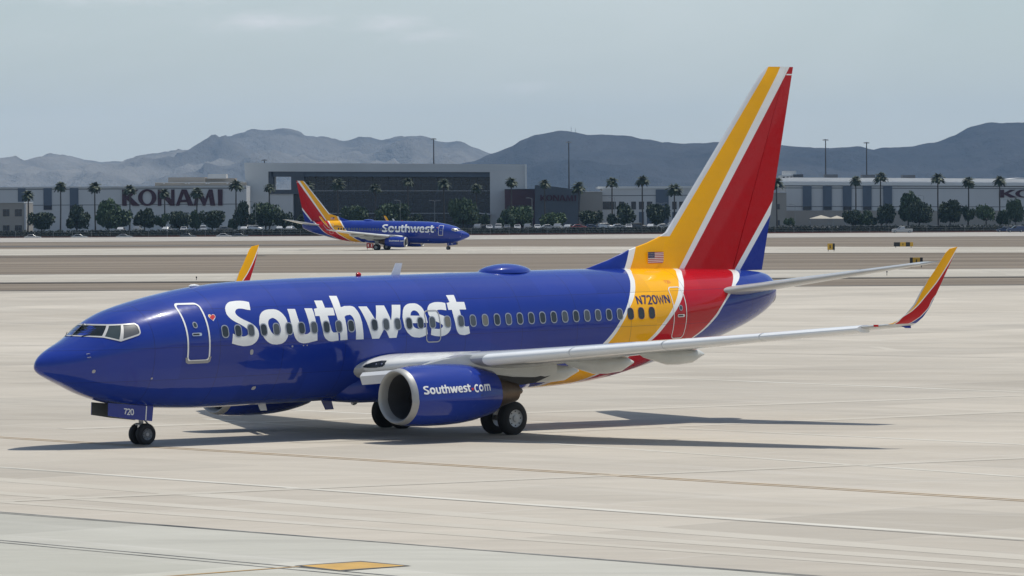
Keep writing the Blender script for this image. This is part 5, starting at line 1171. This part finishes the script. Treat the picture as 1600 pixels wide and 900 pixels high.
# ---------------------------------------------------------------- lamp posts and floodlight masts
def mast(u, v0, y, z0, lab):
    t = empty('floodlight_mast', lab, 'floodlight mast', 'tall floodlight masts', (X(u, y), y, z0)); h = Z(u, v0, y) - z0
    m = MB(); m.tube((0, 0, 0), (0, 0, h), .32, .16, 10); m.build('pole', M_STEELD, t)
    m = MB(); m.tube((0, 0, h - .35), (0, 0, h - .1), .75, .75, 14); m.build('ring', M_STEELD, t)
    for k in range(8):
        a = 6.283 * k / 8; m = MB(); m.box(.75 * math.cos(a) - .22, .75 * math.cos(a) + .22, .75 * math.sin(a) - .2, .75 * math.sin(a) + .2, h - .45, h - .15); m.build('floodlight', M_STEEL, t)
mast(679, 216, 1330, GB, 'tall floodlight mast behind the roof of the glass building'); mast(890, 221, 1300, GB, 'tall floodlight mast behind the slate sign block, against the dark mountain')
mast(1291, 217.5, 1330, GB, 'taller floodlight mast behind the long hall, left of the pair'); mast(1355, 222, 1340, GB, 'shorter floodlight mast behind the long hall, right of the pair'); mast(414.5, 249, 1330, GB, 'floodlight mast head just above the left corner of the glass building')
for u, v0, y, arms, lab in ((182, 320, 1125, 1, 'slim lamp post left of the maroon letter K'), (400, 316, 1120, 2, 'lamp post in front of the grey frame, left of the distant tail'), (626, 313.5, 1120, 1, 'pale curved lamp post above the distant airliner'), (680, 314, 1130, 2, 'dark lamp post against the glass between two palms'), (832, 310, 1122, 1, 'lamp post in front of the maroon block'), (1034, 318, 1122, 2, 'lamp post in front of the blue panel of the white block'), (1243, 320, 1122, 1, 'lamp post beside the low grey block'), (1444, 306, 1120, 1, 'lamp post right of the tallest tree on the bare wall'), (1577, 313, 1122, 1, 'lamp post under the maroon letters at the right edge'), (961, 309, 1130, 1, 'lamp post close beside a tall palm in front of the white block')):
    t = empty('lamp_post', lab, 'lamp post', 'car park lamp posts', (X(u, y), y, GB)); h = Z(u, v0, y) - GB
    m = MB(); m.tube((0, 0, 0), (0, 0, h), .09, .06, 8); m.build('pole', M_STEEL, t)
    for s_ in ((-1, 1) if arms == 2 else (-1,)):
        m = MB(); m.tube((0, 0, h - .05), (s_ * .9, 0, h + .15), .05, .04, 6); m.build('arm', M_STEEL, t); m = MB(); m.box(s_ * 1.25 - .45, s_ * 1.25 + .45, -.16, .16, h + .08, h + .22); m.build('lamp_head', M_STEEL, t)
# ---------------------------------------------------------------- cars
def paint(name, c): return mat(name, c, .25, .2, .05, 1, .6)
CARS = {'white': paint('car_white', (.46, .46, .46)), 'silver': paint('car_silver', (.36, .37, .38)), 'black': paint('car_black', (.02, .02, .022)), 'red': paint('car_red', (.25, .03, .03)), 'blue': paint('car_blue', (.03, .05, .11)), 'grey': paint('car_grey', (.12, .125, .13))}
M_CARGL = mat('car_glass', (.015, .018, .02), .08)
def car_parts(form):
    """parts of a car facing +x: list of (name, MB, material key)"""
    L, hb_, ht = {'saloon': (4.6, .92, 1.45), 'suv': (4.8, 1.05, 1.75), 'pickup': (5.7, 1.1, 1.85)}[form]; w = .92
    P = {'saloon': [(-2.3, .45), (-2.3, .85), (-1.7, .95), (-1.1, 1.4), (.2, 1.45), (1.0, .98), (2.1, .82), (2.3, .62), (2.28, .35)], 'suv': [(-2.4, .5), (-2.4, 1.05), (-2.15, 1.68), (.2, 1.75), (1.05, 1.1), (2.2, .98), (2.4, .7), (2.38, .38)], 'pickup': [(-2.85, .55), (-2.85, 1.08), (-.75, 1.08), (-.6, 1.78), (.65, 1.85), (1.4, 1.15), (2.65, 1.05), (2.85, .8), (2.83, .45)]}[form]
    b = MB(); rings = []
    for yy, k in ((-w, .0), (-w * .93, .04), (w * .93, .04), (w, .0)):
        rings.append([(x, yy * (1 if z < 1.1 else .84), z + (k if z > .8 else 0)) for x, z in P] + [(P[-1][0] - .1, yy, .28), (P[0][0] + .1, yy, .28)])
    b.loft(rings, 0, False)
    g = MB(); gl = {'saloon': [(-1.5, .98), (-1.05, 1.36), (.15, 1.4), (.8, 1.0)], 'suv': [(-2.1, 1.12), (-1.95, 1.6), (.15, 1.67), (.85, 1.15)], 'pickup': [(-.58, 1.18), (-.5, 1.72), (.6, 1.77), (1.15, 1.2)]}[form]
    for s_ in (-1, 1): g.add([(x, s_ * (w * (1 if z < 1.1 else .86) + .015), z) for x, z in gl], [(0, 1, 2, 3)])
    x0, z0 = gl[3]; x1, z1 = gl[2]; g.add([(x0 + .22, -.78, z0 + .03), (x0 + .22, .78, z0 + .03), (x1 + .16, .66, z1 + .03), (x1 + .16, -.66, z1 + .03)], [(0, 1, 2, 3)])
    wh = []
    for x in (P[0][0] + .85, P[-1][0] - .85):
        for s_ in (-1, 1):
            q = MB(); q.tube((x, s_ * (w - .2), .33), (x, s_ * (w + .02), .33), .33, None, 16, 0); q.tube((x, s_ * (w + .0), .33), (x, s_ * (w + .03), .33), .19, None, 12, 1); wh.append(q)
    return b, g, wh
PROTO = {}
def car(form, colour, loc, rz, lab, grp):
    t = empty('parked_car' if form != 'pickup' else 'pickup_truck', lab, 'car' if form != 'pickup' else 'pickup truck', grp, loc, rz); key = (form, colour)
    if key not in PROTO:
        b, g_, wh = car_parts(form); obs = [b.build('body', CARS[colour]), g_.build('car_windows', M_CARGL, None, False)] + [q.build('wheel', [M_TYRE, M_HUB]) for q in wh]
        PROTO[key] = obs; src = obs; new = False
        for o in obs: o.parent = t
    else:
        for o in PROTO[key]:
            c = o.copy(); COL.objects.link(c); c.parent = t
    return t
lots = [('white', 190, 'first white car behind the hedge under the letter K'), ('silver', 217, 'silver car behind the hedge under the letter O'), ('white', 262, 'white car behind the hedge under the letter N'), ('white', 288, 'white car behind the hedge under the letter A'), ('silver', 318, 'silver car behind the hedge between the trees under letter M'), ('grey', 352, 'grey car behind the hedge under the letter I'), ('white', 384, 'bright white car behind the hedge left of the grey frame corner'),
 ('white', 401, 'white car behind the hedge beside the double lamp post'), ('silver', 437, 'silver car behind the hedge under the distant tail plane'), ('white', 455, 'white car behind the hedge just left of the distant fin'), ('silver', 748, 'silver car in the gap right of the distant nose'), ('black', 757, 'black car beside the silver car right of the distant nose'), ('white', 765, 'white car behind the hedge left of the pale end wall'), ('white', 779.5, 'white car behind the hedge under the left edge of the maroon block'), ('grey', 793, 'grey car behind the hedge below the maroon block'), ('white', 809, 'brightest white car below the maroon block'), ('silver', 826, 'silver car behind the hedge at the lamp post by the maroon block'), ('white', 840, 'white car at the left foot of the slate sign block'), ('silver', 857, 'silver car at the foot of the slate sign block'), ('white', 873, 'white car at the middle foot of the slate sign block'), ('silver', 889, 'silver car at the right foot of the slate sign block'), ('red', 905, 'red car behind the hedge at the palm by the tan block'), ('white', 948, 'white car behind the hedge right of the ball shaped tree'), ('silver', 967, 'silver car behind the hedge under the broad dark tree'), ('white', 983, 'white car behind the hedge by the white block windows'), ('black', 1000, 'black car behind the hedge by the white block windows'), ('white', 1018, 'white car behind the hedge left of the blue panel'), ('silver', 1037, 'silver car behind the hedge under the blue panel'), ('white', 1056, 'white car behind the hedge nearest to the tall fin'), ('blue', 925, 'dark blue car behind the hedge under the ball shaped tree')]
rnd = random.Random(2)
for i, (c, u, lab) in enumerate(lots):
    y = 1108.5 + (i % 3) * .8; car('suv' if i % 3 == 1 else 'saloon', c, (X(u, y), y, GB + .35), rnd.choice((1.57, -1.57, 1.3, .2)) + rnd.uniform(-.12, .12), lab, 'cars parked behind the hedge')
for c, u, lab in (('white', 52, 'white car on the perimeter road at the far left'), ('silver', 125, 'silver car on the perimeter road below the window panels'), ('silver', 195, 'silver car on the perimeter road below the letter K'), ('grey', 295, 'grey car on the perimeter road below the letter A'), ('white', 351, 'white car on the perimeter road below the letter I'), ('grey', 376, 'dark grey car on the perimeter road behind the winglet')):
    y = 1088; car('saloon', c, (X(u, y), y, -.55), .0 + rnd.uniform(-.1, .1), lab, 'cars on the perimeter road')
car('pickup', 'silver', (X(1410, 1075), 1075, .03), math.pi, 'silver pickup truck on the perimeter road in front of the tallest tree', None)
car('saloon', 'blue', (X(1570, 1080), 1080, .03), math.pi, 'dark blue car on the perimeter road, left of the pair at the right edge', 'dark cars at the right edge'); car('suv', 'blue', (X(1587, 1072), 1072, .03), math.pi, 'dark blue tall car on the perimeter road, right of the pair at the right edge', 'dark cars at the right edge')
# ---------------------------------------------------------------- airfield signs
M_SY = mat('sign_yellow', (.62, .36, .03), .5, 0, .15, 2); M_SK = mat('sign_black', (.015, .015, .015), .5); M_SR = mat('sign_red', (.33, .025, .025), .5)
def afsign(u, vb, w_, h_, y, secs, lab, grp='airfield signs'):
    t = empty('airfield_sign', lab, 'airfield sign', grp, (X(u, y), y, 0)); x = -w_ / 2
    for fr, mm, inner in secs:
        m = MB(); m.box(x, x + fr * w_, -.15, .15, .28, .28 + h_); pn = m.build('panel', mm, t)
        if inner is not None:
            m = MB(); cx_ = x + fr * w_ / 2
            V, Fc = fill2d([rrect(cx_, .28 + h_ * .5, h_ * .16, h_ * .5, h_ * .03, 2)], 1e9, 0); m.add([(a, -.155, b) for a, b in V], Fc); m.build('sign_mark', inner, pn)
        x += fr * w_
    for s_ in (-.4, .4):
        m = MB(); m.tube((s_ * w_, 0, -.02), (s_ * w_, 0, .3), .05, None, 6); m.build('leg', M_STEELD, t)
ys = lambda u, v: F_PX * H / (v - hor(u))
afsign(1299, 393, 1.2, 1.05, ys(1299, 393), [(.7, M_SY, M_SK), (.3, M_SK, None)], 'square yellow sign with a black end panel on the far dirt, right of the fin')
afsign(1412, 387, 3.4, .75, ys(1412, 387.5), [(.32, M_SK, None), (.3, M_SY, M_SK), (.22, M_SK, None), (.16, M_SY, None)], 'long low sign of black and yellow panels beyond the tip of the tail plane')
afsign(1432, 417, 1.55, .9, ys(1432, 417.5), [(.22, M_SK, None), (.56, M_SY, M_SK), (.22, M_SK, None)], 'yellow and black sign touching the tip of the near tail plane')
afsign(578.5, 390, 1.25, 1.0, 722, [(.5, M_SR, M_WHITE), (.5, M_SR, M_WHITE)], 'red airfield sign behind the main wheels of the distant airliner')
for u, v0, v1, lab in ((307, 432, 438, 'small dark edge light post on the pale taxiway left of the winglet'), (1386, 423, 431, 'small grey edge light post on the pale taxiway below the right wing tip'),):
    y = ys(u, v1); t = empty('edge_light', lab, 'edge light', 'taxiway edge lights', (X(u, y), y, 0)); h = Z(u, v0, y)
    m = MB(); m.tube((0, 0, 0), (0, 0, h - .14), .03, None, 6); m.build('stem', M_STEELD, t); m = MB(); m.tube((0, 0, h - .16), (0, 0, h), .09, .06, 8); m.build('lens', M_SK, t)
# ---------------------------------------------------------------- haze
m = MB(); m.box(-4000, 4000, -320, 16500, -1.6, 430)
mh = bpy.data.materials.new('haze_air'); mh.use_nodes = True; n = mh.node_tree.nodes; n.remove(n['Principled BSDF'])
pv = n.new('ShaderNodeVolumePrincipled'); pv.inputs['Color'].default_value = (.40, .66, 1.0, 1); pv.inputs['Density'].default_value = 3.9e-5; pv.inputs['Anisotropy'].default_value = .2
mh.node_tree.links.new(pv.outputs[0], n['Material Output'].inputs['Volume'])
kind(m.build('haze', mh), 'stuff')
